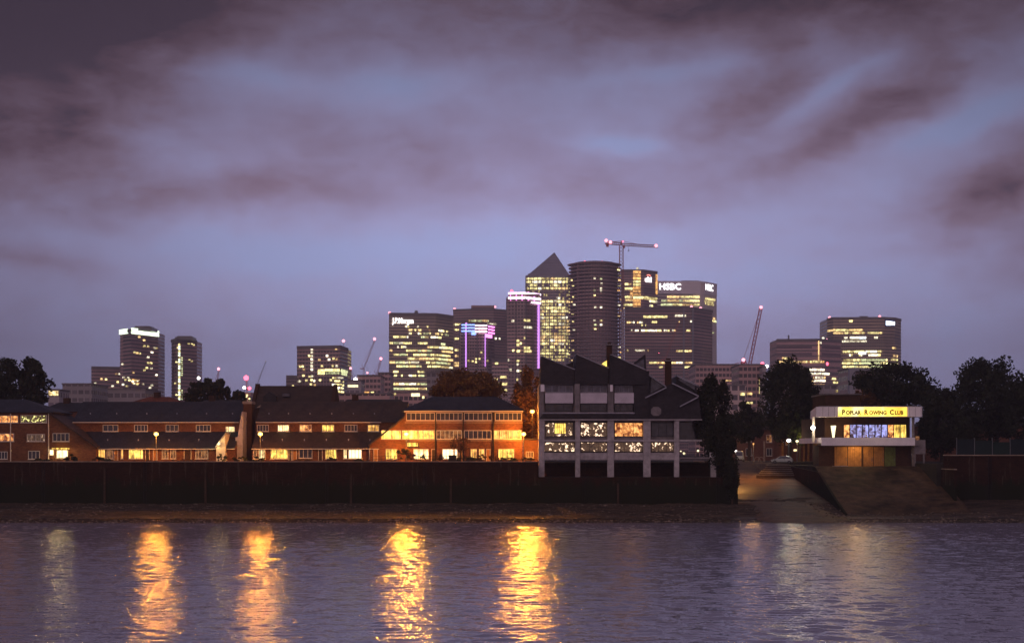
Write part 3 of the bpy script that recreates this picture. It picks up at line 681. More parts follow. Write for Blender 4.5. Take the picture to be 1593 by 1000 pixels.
# riverside terrace on the right of the block
mb = MB(); mb.pbox(1056.6, 1114, 711, 713.4, YE, 0, 8)
t.part('terrace_deck', mb, 'concdark')
mb = MB()
for i in range(26): mb.pbox(1057+i*1.9, 1057.4+i*1.9, 703, 711, YE, .05, .10)
mb.pbox(1057, 1106, 702.3, 703.1, YE, .02, .14); t.part('railing', mb, 'blackmetal')
mb = MB(); mb.pbox(1104.5, 1113.5, 703, 711.5, YE, -.15, .8); t.part('white_end_box', mb, 'white')
for a, b_, r_ in ((1066,705,.22),(1088,701,.2),(1061,702,.15)):
    mb = MB(); mb.ball((X(a,YE), YE+2, Z(b_,YE)), r_, 8); lp = t.part('terrace_lamp', mb, 'lwhite')
    mb = MB(); mb.cyl((X(a,YE), YE+2, Z(711,YE)), (X(a,YE), YE+2, Z(b_,YE)-r_*.8), .04, .04, 6); t.part('lamp_stem', mb, 'blackmetal', parent=lp)

# ------------------------------------------------------------ rowing club
YC = 290.0; BZ = 8.6
t = Thing('rowing_club', 'rowing club with white fascia sign over a lit balcony window above the apron', 'club house', (X(1355,YC), YC, BZ))
def side(px): return X(px, YC)
XL, XR = side(1270), side(1434.5); XB = 61.0
def lfoot(y): return XL + (XB-XL)*(y-YC)/32
def quadprism(z0, z1, y0=YC, x1=XR, yb=322, ins=0):
    return [(lfoot(YC)+ins, y0+ins), (x1-ins, y0+ins), (x1-ins, yb-ins), (XB+ins, yb-ins)], z0, z1
mb = MB(); p, a, b_ = quadprism(Z(648,YC), Z(632.5,YC)); mb.prism(p, 'z', a, b_); t.part('fascia', mb, 'white')
mb = MB(); p, a, b_ = quadprism(Z(632.5,YC), Z(631,YC), ins=.6); mb.prism(p, 'z', a, b_); t.part('roof', mb, 'concdark')
mb = MB()
for a in range(1280, 1434, 9): mb.box(side(a)-.02, side(a)+.02, YC-.03, YC, Z(647.6,YC), Z(633,YC))
t.part('fascia_joints', mb, 'concdark')
mb = MB(); mb.box(side(1290), side(1424), YC+4, YC+28, Z(681,YC), Z(648.2,YC)); t.part('upper_wall', mb, 'darkbrick')
mb = MB(); mb.prism([(side(1279),YC+3),(side(1424),YC+3),(side(1424),YC+30),(61.2,YC+30)], 'z', BZ-.2, Z(692,YC)); t.part('lower_wall', mb, 'darkbrick')
mb = MB(); mb.box(side(1278), side(1423.5), YC, YC+.3, Z(692.8,YC), Z(680.4,YC)); bp_ = t.part('balcony_front', mb, 'white')
mb = MB(); mb.prism([(side(1278)-.01,YC),(side(1278)-.01,YC+.35),(side(1259)+1.6,YC+17.3),(side(1259)+1.2,YC+17)], 'z', Z(689,YC), Z(680.6,YC)); t.part('side_balcony_front', mb, 'white')
mb = MB(); mb.box(side(1279), side(1432), YC+.3, YC+4, Z(692.6,YC), Z(691,YC)); t.part('balcony_floor', mb, 'concdark')
k = 10; pxs = [1312 + (1410-1312)*i/k for i in range(k+1)]; YW = YC + 4
def W(px): return X(px, YW)
fr = MB()
for a in pxs: fr.box(W(a)-.09, W(a)+.09, YW-.14, YW, Z(682,YW), Z(660.5,YW))
fr.box(W(1312)-.09, W(1410)+.09, YW-.15, YW, Z(660.6,YW), Z(659.6,YW)); wf = t.part('window', fr, 'blackmetal')
for i in range(k):
    mb = MB(); mb.box(W(pxs[i])+.09, W(pxs[i+1])-.09, YW-.08, YW-.02, Z(682,YW), Z(660.6,YW))
    t.part('pane', mb, 'lyel' if i > 7 else ('lroom' if i in (0, 7) else 'lblue'), parent=wf)
# deeper columns, lamp at the corner
mb = MB(); mb.cyl((side(1267)+.2, YC+2, Z(688,YC)), (side(1267)+.2, YC+2, Z(648.2,YC)), .28, .28, 10); t.part('corner_column', mb, 'paint')
mb = MB(); mb.cyl((side(1425), YC+2, BZ), (side(1425), YC+2, Z(648.2,YC)), .25, .25, 10); t.part('corner_column', mb, 'concdark')
mb = MB(); mb.ball((side(1267), YC+1.4, Z(665,YC)), .42, 12); t.part('globe_lamp', mb, 'whiteb')
point('globe_light', (side(1267)-t.loc[0], YC+.6-t.loc[1], Z(665,YC)-t.loc[2]), 220, (1,.85,.6), .3, t.o)
mb = MB(); mb.cyl((side(1301), YC+2.6, Z(682,YC)), (side(1301), YC+2.6, Z(661.5,YC)), .14, .50, 10); t.part('uplight_fan', mb, 'lwhite')  # the uplight's fan of light, shaped as a glowing cone
point('uplighter_light', (side(1301)-t.loc[0], YC+1.6-t.loc[1], Z(667,YC)-t.loc[2]), 160, (1,.7,.35), .3, t.o)
# sign band, its floodlit glow put into its own emission, floodlight heads above
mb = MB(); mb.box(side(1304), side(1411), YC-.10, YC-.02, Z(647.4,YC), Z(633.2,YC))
msg, n, b = principled('self_glowing_sign'); x, y, z = n.xyz(n.new('ShaderNodeTexCoord').outputs['Object'])
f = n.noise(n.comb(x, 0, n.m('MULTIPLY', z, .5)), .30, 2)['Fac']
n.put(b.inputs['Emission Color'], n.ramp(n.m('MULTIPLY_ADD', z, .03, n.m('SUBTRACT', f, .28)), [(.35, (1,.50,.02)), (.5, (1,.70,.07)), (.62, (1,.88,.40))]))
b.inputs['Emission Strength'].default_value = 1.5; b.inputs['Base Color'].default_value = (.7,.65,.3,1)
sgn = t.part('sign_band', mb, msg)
s1 = text_mb('P', 1.25, (side(1309.5), YC-.14, Z(644.6,YC)), depth=.03, squash=1.0, bold=.035)
xx = side(1309.5) + 1.0
L = Z(644.6, YC)
def addtxt(s, size, x): 
    global s1
    q_ = text_mb(s, size, (x, YC-.14, L), depth=.03, bold=.035); s1.add(q_.v, q_.f)
    return max(v[0] for v in q_.v) + size * .16
xx = max(v[0] for v in s1.v) + .16
xx = addtxt('OPLAR', 1.0, xx) + .5; xx = addtxt('R', 1.25, xx); xx = addtxt('OWING', 1.0, xx) + .5; xx = addtxt('C', 1.25, xx); xx = addtxt('LUB', 1.0, xx)
ml = mat('sign_letter_red', (.07,.012,.008), .5, .1, 2)
sc_ = (side(1405) - side(1309.5)) / (max(v[0] for v in s1.v) - side(1309.5))
s1.v = [(side(1309.5) + (v[0]-side(1309.5))*sc_, v[1], v[2]) for v in s1.v]
t.part('letters', s1, ml, parent=sgn)
for a in (1320, 1345, 1369, 1395):
    mb = MB(); mb.bar((side(a), YC, Z(632.2,YC)), (side(a), YC-.9, Z(630.6,YC)), .06); mb.box(side(a)-.2, side(a)+.2, YC-1.15, YC-.85, Z(631.6,YC), Z(630.2,YC)); t.part('sign_floodlight', mb, 'blackmetal')
point('sign_flood_light', (side(1357)-t.loc[0], YC-2.5-t.loc[1], Z(640,YC)-t.loc[2]), 240, (1,.82,.4), .5, t.o)
# boat bay doors
YD = YC + 3
for a, b_, m_ in ((1298,1318,'door'),(1319,1340,'door'),(1343,1358,'door'),(1359,1375,'door'),(1376,1393,'gdoor')):
    d = MB(); x0, x1 = X(a,YD), X(b_,YD); nn = 6
    for i in range(nn): d.box(x0+(x1-x0)*i/nn+.02, x0+(x1-x0)*(i+1)/nn-.02, YD-.10-(i%2)*.03, YD-.01, BZ, Z(695,YD))
    dd = t.part('bay_door', d, m_)
    h = MB(); h.box(x1-.25, x1-.18, YD-.2, YD-.13, BZ+1, BZ+1.5); t.part('handle', h, 'metal', parent=dd)
mb = MB(); mb.box(side(1298), side(1320), YC+.4, YC+2, BZ+.01, BZ+.12); t.part('doorstep', mb, 'conc')
mb = MB(); mb.box(side(1424.5), side(1442), YC+1, YC+8, Z(706,YC), Z(684,YC)); t.part('side_stair_landing', mb, 'concdark')
for a in (1426, 1440):
    mb = MB(); mb.box(side(a)-.15, side(a)+.15, YC+1.2, YC+1.5, 8.3, Z(706,YC)); t.part('landing_post', mb, 'concdark')
mb = MB(); mb.box(side(1433), side(1439), YC+4, YC+4.1, Z(683.8,YC), Z(678,YC)); t.part('landing_lamp', mb, 'ldim')
point('bay_light', (side(1335)-t.loc[0], YC+.8-t.loc[1], Z(694.5,YC)-t.loc[2]), 420, (1,.62,.25), .5, t.o)

# ------------------------------------------------------------ people on the balcony (heads and shoulders above the parapet)
def skin_person(loc, seed, m_top, label, lean=0):
    rr = random.Random(seed); h = rr.uniform(1.62, 1.8)
    vs = [(0,0,.92),(0,0,1.2),(0,.0,1.40),(0,.0,1.50),(0,-.02,1.66),   # pelvis chest neckbase neck head
          (.20,0,1.40),(.26,-.04,1.13),(.22,-.24,1.10),(-.20,0,1.40),(-.27,-.02,1.12),(-.20,-.26,1.12),
          (.10,0,.88),(.11,-.02,.48),(.11,.02,.06),(.11,-.14,.03),(-.10,0,.88),(-.11,-.02,.48),(-.11,.02,.06),(-.11,-.14,.03)]
    rad = [.15,.16,.11,.055,.10,.07,.05,.035,.07,.05,.035,.09,.065,.045,.04,.09,.065,.045,.04]
    ed = [(0,1),(1,2),(2,3),(3,4),(2,5),(5,6),(6,7),(2,8),(8,9),(9,10),(0,11),(11,12),(12,13),(13,14),(0,15),(15,16),(16,17),(17,18)]
    me = bpy.data.meshes.new('person'); me.from_pydata([(x, y + lean*max(0, z-.9), z*h/1.76) for x, y, z in vs], ed, []); me.update()
    o = bpy.data.objects.new('person', me); COL.objects.link(o)
    sk = o.modifiers.new('skin', 'SKIN')
    for i, v in enumerate(me.skin_vertices[0].data): v.radius = (rad[i], rad[i]*.8); v.use_root = (i == 0)
    o.modifiers.new('sub', 'SUBSURF').levels = 1; o.modifiers['sub'].render_levels = 1
    me.materials.append(M[m_top]); o.location = loc; o.rotation_euler = (0, 0, rr.uniform(-1.2, 1.2))
    o['label'] = label; o['category'] = 'person'; o['group'] = 'people gathered on the club balcony'
    head = MB(); head.ball((0,-.03+lean*.75,1.66*h/1.76), .105, 10, 1.25); hd = make('head', head, 'skin', parent=o, smooth=True)
    hr = MB(); hr.ball((0,.01+lean*.75,1.70*h/1.76), .115, 10, 1.05); make('hair', hr, 'hair', parent=o, smooth=True)
    return o
M['skin'] = mat('skin', (.45,.26,.18), .6, .1, 5); M['hair'] = mat('hair', (.03,.018,.012), .7, .3, 8)
for k_, cc in (('cloth_red',(.4,.06,.05)),('cloth_white',(.6,.55,.5)),('cloth_dark',(.05,.05,.07)),('cloth_purple',(.3,.12,.35))): M[k_] = mat(k_, cc, .85, .2, 6)
PZ = Z(691, YC)
for i, (px_, d_, cl, lb) in enumerate([(1332,2.9,'cloth_dark','person in dark clothes at the left end of the balcony window'),
        (1347,3.0,'cloth_red','person in a red top behind the left half of the balcony'),
        (1353,2.6,'cloth_white','person in a white top standing just left of the middle of the balcony'),
        (1358,3.1,'cloth_dark','person in dark clothes in the middle of the balcony group'),
        (1365,2.8,'cloth_white','person in a white top right of the middle of the balcony'),
        (1381,3.0,'cloth_purple','person in a purple top by the first yellow pane'),
        (1389,2.8,'cloth_red','person in a red top before the yellow panes')]):
    skin_person((side(px_), YC+d_, PZ), 20+i, cl, lb)

# flat roofed dark building behind the club
t = Thing('flat_roofed_building', 'dark flat roofed brick building just behind the rowing club with a roof rail', 'building', (X(1302,330), 330, GZ))
mb = MB(); mb.pbox(1284, 1338, 614, 718, 332, 0, 14); t.part('wall', mb, 'darkbrick')
mb = MB(); mb.pbox(1282, 1340, 612, 614, 332, -.4, 14.4); t.part('roof', mb, 'concdark')
mb = MB()
for i in range(7): mb.pbox(1284+i*6, 1284.5+i*6, 606, 612, 332, 1, 1.1)
mb.pbox(1284, 1321, 605.4, 606.2, 332, .98, 1.12); t.part('roof_rail', mb, 'coping')

# ------------------------------------------------------------ street lamps along the river wall
def street_lamp(px, py, Y, label, power=3000, col=(1,.34,.035), arm=0, group='sodium street lamps behind the river wall', base=GZ, br=.42, bm='sodium'):
    x, z = X(px,Y), Z(py,Y); t = Thing('street_lamp', label, 'street lamp', (x, Y, base), group)
    mb = MB(); mb.cyl((x,Y,base),(x,Y,base+.9), .11, .10, 8); mb.cyl((x,Y,base+.9),(x,Y,z-.1), .065, .05, 8); t.part('pole', mb, 'metal')
    mb = MB(); mb.ball((x,Y,z), br, 10, .75); t.part('lamp', mb, bm, smooth=True)
    mb = MB(); mb.cyl((x,Y,z+br*.72),(x,Y,z+br*1.0), br*1.25, br*.5, 10); t.part('lamp_cap', mb, 'metal')
    point('lamp_light', (0, -.55 if not arm else arm, z-base), power, col, .50, t.o)
    return t
street_lamp(243, 675, 277, 'glowing orange street lamp before the left terrace', 4200)
street_lamp(405, 675, 277, 'glowing orange street lamp before the middle terrace, nearest to the brick stair tower', 4200)
street_lamp(632, 675, 277.5, 'glowing orange street lamp before the left half of the three storey block', 8000)
street_lamp(814.5, 675, 279, 'orange street lamp at the right hand corner of the three storey block', 8000)
hl = street_lamp(1134, 668, 304, 'orange street lamp almost hidden by the dark evergreens at the slipway corner', .5, (1,.50,.14), 0, 'lamps in the side street', GZ, .3)
street_lamp(828, 640, 292, 'orange street lamp on the road behind the garage wing, veiled by the orange brown tree', 4500, group='sodium lamps on the road behind the houses')
street_lamp(716, 622, 318, 'orange street lamp on the road behind the three storey block, just behind its roof ridge', 3200, group='sodium lamps on the road behind the houses')
sl_ = bpy.data.lights.new('lamp_beam', 'SPOT'); sl_.energy = 9000; sl_.color = (1,.45,.10); sl_.spot_size = R(138); sl_.spot_blend = .4; sl_.shadow_soft_size = .4
so_ = bpy.data.objects.new('lamp_beam', sl_); COL.objects.link(so_); so_.parent = hl.o; so_.location = (1.2, -1, Z(668,304)-GZ-.3); so_.rotation_euler = (0, R(14), 0)
t = Thing('wall_lamp', 'bright yellow lamp mounted on the white side extension', 'lamp', (X(340.5,281), 280.4, Z(692,281)))
mb = MB(); mb.ball((X(340.5,280), 280.1, Z(690,280)), .24, 8); t.part('bulb', mb, 'lwhite')
mb = MB(); mb.bar((X(340.5,280), 280.1, Z(692.5,280)), (X(340.5,280), 280.62, Z(692.5,280)), .08); t.part('bracket', mb, 'blackmetal')
point('lamp_light', (0, -.8, .3), 150, (1,.72,.25), .2, t.o)
t = Thing('patio_lamp', 'warm patio lamp under the canopy of the far left block', 'lamp', (X(92,279), 279, GZ))
mb = MB(); mb.cyl((X(92,279),279,GZ),(X(92,279),279,GZ+1.9), .04, .04, 6); t.part('stem', mb, 'blackmetal')
mb = MB(); mb.ball((X(92,279),279,GZ+2.0), .2, 8); t.part('bulb', mb, 'lwhite')
point('lamp_light', (0, -.4, 2.0), 260, (1,.7,.3), .2, t.o)
street_lamp(1227, 685, 318, 'white globe street lamp beside the parked silver car', 330, (1,.95,.75), 0, 'lamps in the side street', 8.9, .42, 'whiteb')
street_lamp(1240, 686, 345, 'dimmer yellowish street lamp right of the white globe lamp', 600, (1,.66,.25), 0, 'lamps in the side street', GZ, .35, 'lwhite')
street_lamp(1144.5, 701, 352, 'small white lamp left of the pale van in the side street', 260, (1,.95,.8), 0, 'lamps in the side street', GZ, .22, 'whiteb')
street_lamp(1172, 690, 360, 'orange lamp over the top of the slipway half hidden by the conifer', 500, (1,.48,.14), 0, 'lamps in the side street', GZ, .2, 'lroom')

# ------------------------------------------------------------ vehicles and small things at the head of the slipway
def car(x, y, z, label, m, L_=4.1, van=False, rot=0):
    t = Thing('parked_van' if van else 'parked_car', label, 'van' if van else 'car', (0,0,0))
    H = 2.3 if van else 1.5; w = .86
    if van: prof = [(-L_/2,.35),(-L_/2,.9),(-L_/2+.25,1.15),(-L_/2+.75,H-.1),(-L_/2+1.1,H),(L_/2-.1,H),(L_/2,H-.2),(L_/2,.35)]
    else: prof = [(-L_/2,.30),(-L_/2-.02,.62),(-L_/2+.15,.80),(-L_/2+.95,.98),(-L_/2+1.7,1.42),(-L_/2+2.3,1.5),(L_/2-.6,1.44),(L_/2-.12,1.0),(L_/2,.8),(L_/2-.02,.30)]
    mb = MB(); n_ = len(prof)
    vs = []
    for s_ in (-1, 1):
        for a, b_ in prof: vs.append((a, s_*(w - max(0, b_-.9)*.22), b_))
    mb.add(vs, [tuple(range(n_)), tuple(range(n_, 2*n_))[::-1]] + [(i, n_+i, n_+(i+1)%n_, (i+1)%n_) for i in range(n_)])
    body = t.part('body', mb, m)
    bv = body.modifiers.new('bevel', 'BEVEL'); bv.width = .06; bv.segments = 2; bv.limit_method = 'ANGLE'
    for s_ in (-1, 1):
        mb = MB()
        if van: pp = [(-L_/2+.62,1.3),(-L_/2+.95,1.95),(-L_/2+1.7,1.95),(-L_/2+1.7,1.3)]
        else: pp = [(-L_/2+1.2,1.0),(-L_/2+1.78,1.36),(-L_/2+2.3,1.42),(L_/2-.75,1.36),(L_/2-.45,1.02)]
        vs = [(a, s_*(w+.012-max(0,b_-.9)*.22), b_) for a, b_ in pp]; mb.add(vs, [tuple(range(len(pp)))]); t.part('side_window', mb, 'glassy')
    mb = MB()
    if van: mb.add([(-L_/2+.28,-.7,1.22),(-L_/2+.28,.7,1.22),(-L_/2+.70,.62,2.08),(-L_/2+.70,-.62,2.08)], [(0,1,2,3)])
    else: mb.add([(-L_/2+.98,-.74,1.02),(-L_/2+.98,.74,1.02),(-L_/2+1.66,.66,1.42),(-L_/2+1.66,-.66,1.42)], [(0,1,2,3)])
    mb.v = [(a-.02, b_, c_+.02) for a, b_, c_ in mb.v]; t.part('windscreen', mb, 'glassy')
    for sx in (-L_/2+.75, L_/2-.72):
        for sy in (-1, 1):
            mb = MB(); mb.cyl((sx, sy*(w-.14), .32), (sx, sy*(w+.03), .32), .32, .32, 16); wh = t.part('wheel', mb, 'tyre')
            mb = MB(); mb.cyl((sx, sy*(w+.03), .32), (sx, sy*(w+.05), .32), .2, .17, 12); t.part('rim', mb, 'metal', parent=wh)
    for sy in (-.6, .6):
        mb = MB(); mb.box(-L_/2-.03, -L_/2+.1, sy-.17, sy+.17, .62, .76); t.part('headlight', mb, 'paint')
    for a, b_ in ((-L_/2-.05, -L_/2+.02), (L_/2-.02, L_/2+.05)):
        mb = MB(); mb.box(a, b_, -.7, .7, .3, .5); t.part('bumper', mb, 'blackmetal')
    t.o.location = (x, y, z); t.o.rotation_euler = (0, 0, rot); return t
mb = MB(); mb.box(50.6, SX1-.03, 312, 334.9, 5.5, 8.95); struct('street_pavement', mb, 'paving')
car(X(1218,314), 315, 8.97, 'silver green hatchback parked at the top of the slipway steps', 'silver', 4.3, False, R(-12))
car(X(1153,345), 347, GZ+.02, 'pale van facing the river at the left edge of the side street', 'vanwhite', 4.8, True, R(78))
t = Thing('wooden_post', 'tall pinkish post standing beside the motorcycle covers at the street end', 'post', (X(1189,340), 340, GZ))
mb = MB(); mb.cyl((X(1189,340),340,GZ),(X(1189,340),340,Z(687,340)), .2, .17, 8); t.part('shaft', mb, 'coping2')
mb = MB(); mb.cyl((X(1189,340),340,Z(687,340)),(X(1189,340),340,Z(686,340)), .24, .2, 8); t.part('cap', mb, 'coping2')
for i, (a, lb) in enumerate(((1178,'left pinkish arched bike rack left of the tall post'),(1184,'right pinkish arched bike rack touching the tall post'))):
    mb = MB(); x_ = X(a,338); pr = None
    for k in range(13):
        th = math.pi*k/12; p = (x_-.62*math.cos(th), 338, 9.22+1.0*math.sin(th)**.7 if 0 < k < 12 else 9.2)
        if pr: mb.bar(pr, p, .14)
        pr = p
    solo('bike_rack', mb, 'coping2', lb, 'bike rack', (x_*0, 0, 0), 'arched bike racks')
# brick houses and fences closing the side street
t = Thing('brick_house', 'reddish brick house at the end of the side street behind the tall post', 'house', (X(1190,400), 400, GZ))
mb = MB(); mb.pbox(1120, 1212, 668, 717, 400, 0, 10); t.part('wall', mb, 'redbrick')
mb = MB(); x0, x1 = X(1118,400), X(1214,400); mb.prism([(399.3,Z(668,400)),(405,Z(648,400)),(410.7,Z(668,400))], 'x', x0, x1); t.part('roof', mb, 'browntile')
for a in (1160, 1192):
    window(t, a, a+9, 676, 688, 400, 2, 'ldim'); window(t, a, a+9, 697, 709, 400, 2, 'glass')
t = Thing('brick_house', 'orange lit brick house with tall pale pilasters left of the rowing club', 'house', (X(1235,365), 365, GZ))
mb = MB(); mb.pbox(1214, 1264, 674, 719, 365, 0, 9); t.part('wall', mb, 'redbrick')
mb = MB(); mb.pbox(1212, 1266, 671.5, 674, 365, -.3, 9.3); t.part('roof', mb, 'browntile')
for a in (1216, 1249, 1256):
    mb = MB(); mb.pbox(a, a+3, 676, 719, 365, -.25, 0); t.part('pilaster', mb, 'door')
window(t, 1222, 1227, 680, 692, 365, 1, 'ldim'); window(t, 1234, 1241, 698, 702, 365, 1, 'lpale')

# teal hoarding right of the club
t = Thing('hoarding', 'dim teal panel fence above the right river wall', 'fence', (X(1540,292), 292, GZ))
for i in range(9):
    mb = MB(); mb.box(82.5+i*3.3, 82.5+i*3.3+3.2, 292, 292.1, GZ, GZ+4.4-.25*(i%3)); t.part('panel', mb, mat('teal_panel_%d' % i, (.013,.022+.004*(i%3),.027), .6, .2, .5))
for i in range(10):
    mb = MB(); mb.box(82.4+i*3.3, 82.5+i*3.3, 291.9, 292.2, GZ, GZ+4.7); t.part('post', mb, 'metal')

# railing on the river wall before the three storey block
t = Thing('railing', 'thin metal railing on top of the river wall before the three storey block', 'railing', (X(660,272.2), 272.2, 9.66))
mb = MB(); x0, x1 = X(580,272.2), X(748,272.2)
for zz in (10.0, 10.5): mb.box(x0, x1, 272.18, 272.22, zz, zz+.05)
kx = x0
while kx < x1: mb.box(kx-.025, kx+.025, 272.17, 272.23, 9.66, 10.55); kx += .75
t.part('bars', mb, 'blackmetal')
# garden table set seen as dark box
t = Thing('garden_store', 'small dark garden storage box on the path before the three storey block', 'box', (X(704,274), 274, GZ))
mb = MB(); mb.pbox(698, 710, 708.5, 719, 274, 0, .8); t.part('box', mb, 'wood'); mb = MB(); mb.pbox(697.5, 710.5, 707.7, 708.5, 274, -.05, .9); t.part('lid', mb, 'blackmetal')

# ------------------------------------------------------------ planting in front of the houses
bush = [(628,697,717,26,276,'leafd','reddish dark bush left of the porch of the three storey block',900),(640,703,717,14,275,'leafb','small brown shrub under the porch canopy',400),
 (658,707,718,10,274.5,'leafd','small round potted shrub before the pale lit ground window',250),(682,705,718,18,275,'leafb','feathery brown shrub by the first drainpipe',600),
 (725,710,718,40,275.5,'leafd','low dark hedge right of the garden box',1100),(750,706,718,14,276,'leafb','loose shrub before the curtained pair of ground windows',400),
 (768,707,718,18,276,'leafb','brown shrub at the third drainpipe',450),(790,711,718,36,275.5,'leafd','low dark hedge below the wide lit window near the block corner',1000),
 (822,711,718,26,276,'leafd','low hedge before the garage wing',700),(157,711,719,36,275,'leafd','wide dark bush before the lit window of the left terrace',1100),
 (112,703,719,26,275.5,'leafd','dark bush right of the patio lamp',900),(60,713,719,44,275.5,'leafd','low ground hedge before the far left block',900),
 (375,708,719,26,276,'leafd','dark bush below the party wall between the terraces',700),(345,706,719,16,276,'leafg','green shrub lit by the wall lamp',500),
 (402,709,719,22,275.5,'leafd','rounded dark bush at the foot of the second street lamp',600),(515,711,719,20,275.5,'leafd','small dark bush before the yellow curtained window of the middle terrace',400),
 (470,713,719,30,275.5,'leafb','low brown planting before the white framed ground window',500),(220,714,719,30,275.5,'leafb','low brown planting before the wide glowing window',400),
 (290,714,719,40,275.5,'leafb','low brown planting right of the first street lamp',500),(560,712,719,20,275.5,'leafd','dark shrub at the right end of the middle terrace',400)]
for i, (a, p0, p1, w_, Y_, m_, lb, nn) in enumerate(bush): tree(a, p0, p1, w_, Y_, lb, m_, 100+i, nn, .22, name='bush', clumps=14, trunk=False)
tree(716, 678, 704, 34, 276.5, 'slim young tree with brownish crown before the middle of the three storey block', 'leafb', 77, 1100, .25, clumps=20)

# ------------------------------------------------------------ trees
tree(28, 553, 640, 100, 330, 'large dark tree rising behind the far left block', 'leafd', 1, 9000, .75)
tree(-20, 560, 650, 70, 335, 'dark tree cut by the left picture edge', 'leafd', 2, 5000, .75)
tree(318, 588, 640, 62, 380, 'dark broad tree behind the left terrace roof', 'leafd', 3, 5000, .75)
tree(343, 590, 640, 34, 384, 'rounded dark tree close to the right of the broad one behind the left terrace', 'leafd', 4, 3500, .7)
tree(370, 605, 645, 26, 382, 'small dark tree left of the brick stair tower', 'leafd', 5, 2200, .7)
tree(726, 571, 640, 116, 340, 'wide rounded brown tree behind the three storey block roof', 'leafb', 6, 10000, .65, clumps=60)
tree(822, 572, 690, 52, 298, 'tall orange brown tree between the three storey block and the stilted block', 'leafb', 7, 8000, .55, clumps=60)
tree(1110, 576, 705, 60, 276.5, 'dark conifer with layered branches at the right end of the stilted block', 'leafd', 8, 9000, .5, base=LOWZ, clumps=34, name='conifer_tree')
tree(1123, 640, 745, 56, 275, 'dark evergreen hanging over the corner of the slipway wall', 'leafd', 9, 10000, .42, base=LOWZ, clumps=55)
tree(1138, 700, 782, 26, 271.2, 'dark ivy mass growing down the river wall corner beside the slipway', 'leafd', 10, 4000, .35, base=3, name='ivy_bush', clumps=35, trunk=False, depth=1.2)
tree(1228, 560, 692, 92, 352, 'very large dark green tree between the side street and the club', 'leafd', 11, 14000, .7, clumps=80)
tree(1244, 640, 694, 40, 348, 'lower green boughs lit by the white globe lamp left of the club', 'leafg', 12, 3000, .5, clumps=30)
tree(1165, 625, 690, 60, 375, 'dim green tree behind the side street and the van', 'leafd', 13, 6000, .65)
tree(1392, 564, 640, 130, 345, 'wide dark tree rising behind the rowing club roof', 'leafd', 14, 11000, .7, clumps=70)
tree(1345, 605, 650, 50, 342, 'low brownish tree directly behind the club sign', 'leafb', 15, 3000, .5)
tree(1465, 600, 712, 76, 318, 'dense dark tree immediately right of the rowing club', 'leafd', 16, 12000, .6, clumps=70)
tree(1540, 555, 690, 120, 335, 'huge dark tree with a ragged top near the right picture edge', 'leafd', 17, 16000, .7, clumps=90)
tree(1600, 570, 700, 80, 325, 'dark tree cut by the right picture edge', 'leafd', 18, 9000, .65, clumps=60)
tree(1505, 650, 700, 50, 312, 'shorter dark tree in front of the huge one above the teal fence', 'leafd', 19, 5000, .5)

# ------------------------------------------------------------ middle distance: roofs and low buildings behind the terraces
def lowb(px0, px1, py, Y, label, m='fac_dark', d=20, lits=(), name='low_building', cat='building', roof=None, top=None):
    t = Thing(name, label, cat, (X((px0+px1)/2,Y), Y, GZ))
    mb = MB(); mb.box(X(px0,Y), X(px1,Y), Y, Y+d, GZ-.2, Z(py,Y)); t.part('wall', mb, m)
    mb = MB(); mb.box(X(px0,Y)-.3, X(px1,Y)+.3, Y-.3, Y+d+.3, Z(py,Y), Z(py,Y)+.35*Y/400); t.part('parapet', mb, roof or 'concdark')
    for L__ in lits:
        a, b_, p0, p1, mm = L__; mb = MB(); mb.box(X(a,Y), X(b_,Y), Y-.25, Y-.02, Z(p1,Y), Z(p0,Y)); t.part('lit_window', mb, mm)
    return t
facade('fac_dark', (.40,.27,.26), (.03,.025,.03), 3.4, 2.6); facade('fac_brown', (.54,.33,.31), (.035,.028,.035), 3.6, 2.4)
facade('fac_mauve', (.6,.45,.43), (.05,.04,.05), 3.9, 3.0); facade('fac_grey', (.28,.24,.25), (.07,.06,.07), 3.8, 3.0, .5)
facade('fac_pale', (.40,.34,.36), (.10,.08,.10), 4.0, 3.0, .45); facade('fac_olive', (.62,.46,.33), (.045,.035,.03), 3.9, 2.6, .55)
facade('fac_punch', (.68,.45,.43), (.04,.03,.04), 3.7, 2.8, .5); facade('fac_pink', (.55,.33,.33), (.10,.06,.07), 8, 60, .35)
facade('fac_strip', (.75,.65,.62), (.06,.05,.07), 4.4, 400, .5)
# old school roof
t = Thing('school_building', 'dark steep roofed brick building with raised gable ends behind the middle terrace', 'building', (X(456,330), 330, GZ))
Y_ = 330; x0, x1 = X(396,Y_), X(514,Y_)
mb = MB(); mb.box(x0, x1, Y_, Y_+12, GZ-.2, Z(634,Y_)); t.part('wall', mb, 'darkbrick')
mb = MB(); mb.prism([(Y_-.4,Z(636,Y_)),(Y_+6,Z(600,Y_+6)),(Y_+12.4,Z(636,Y_))], 'x', x0, x1); t.part('roof', mb, 'browntile')
for a, b_ in ((x0-.7,x0-.02),(x1+.02,x1+.7)):
    mb = MB(); mb.prism([(Y_-.6,Z(640,Y_)),(Y_-.6,Z(631,Y_)),(Y_+5.5,Z(598,Y_+6)),(Y_+6.5,Z(598,Y_+6)),(Y_+12.6,Z(631,Y_)),(Y_+12.6,Z(640,Y_))], 'x', a, b_); t.part('gable_wall', mb, 'darkbrick')
mb = MB(); mb.box(x0-.7, x0+.1, Y_+5.2, Y_+6.8, Z(600,Y_), Z(595,Y_)); t.part('chimney', mb, 'darkbrick')
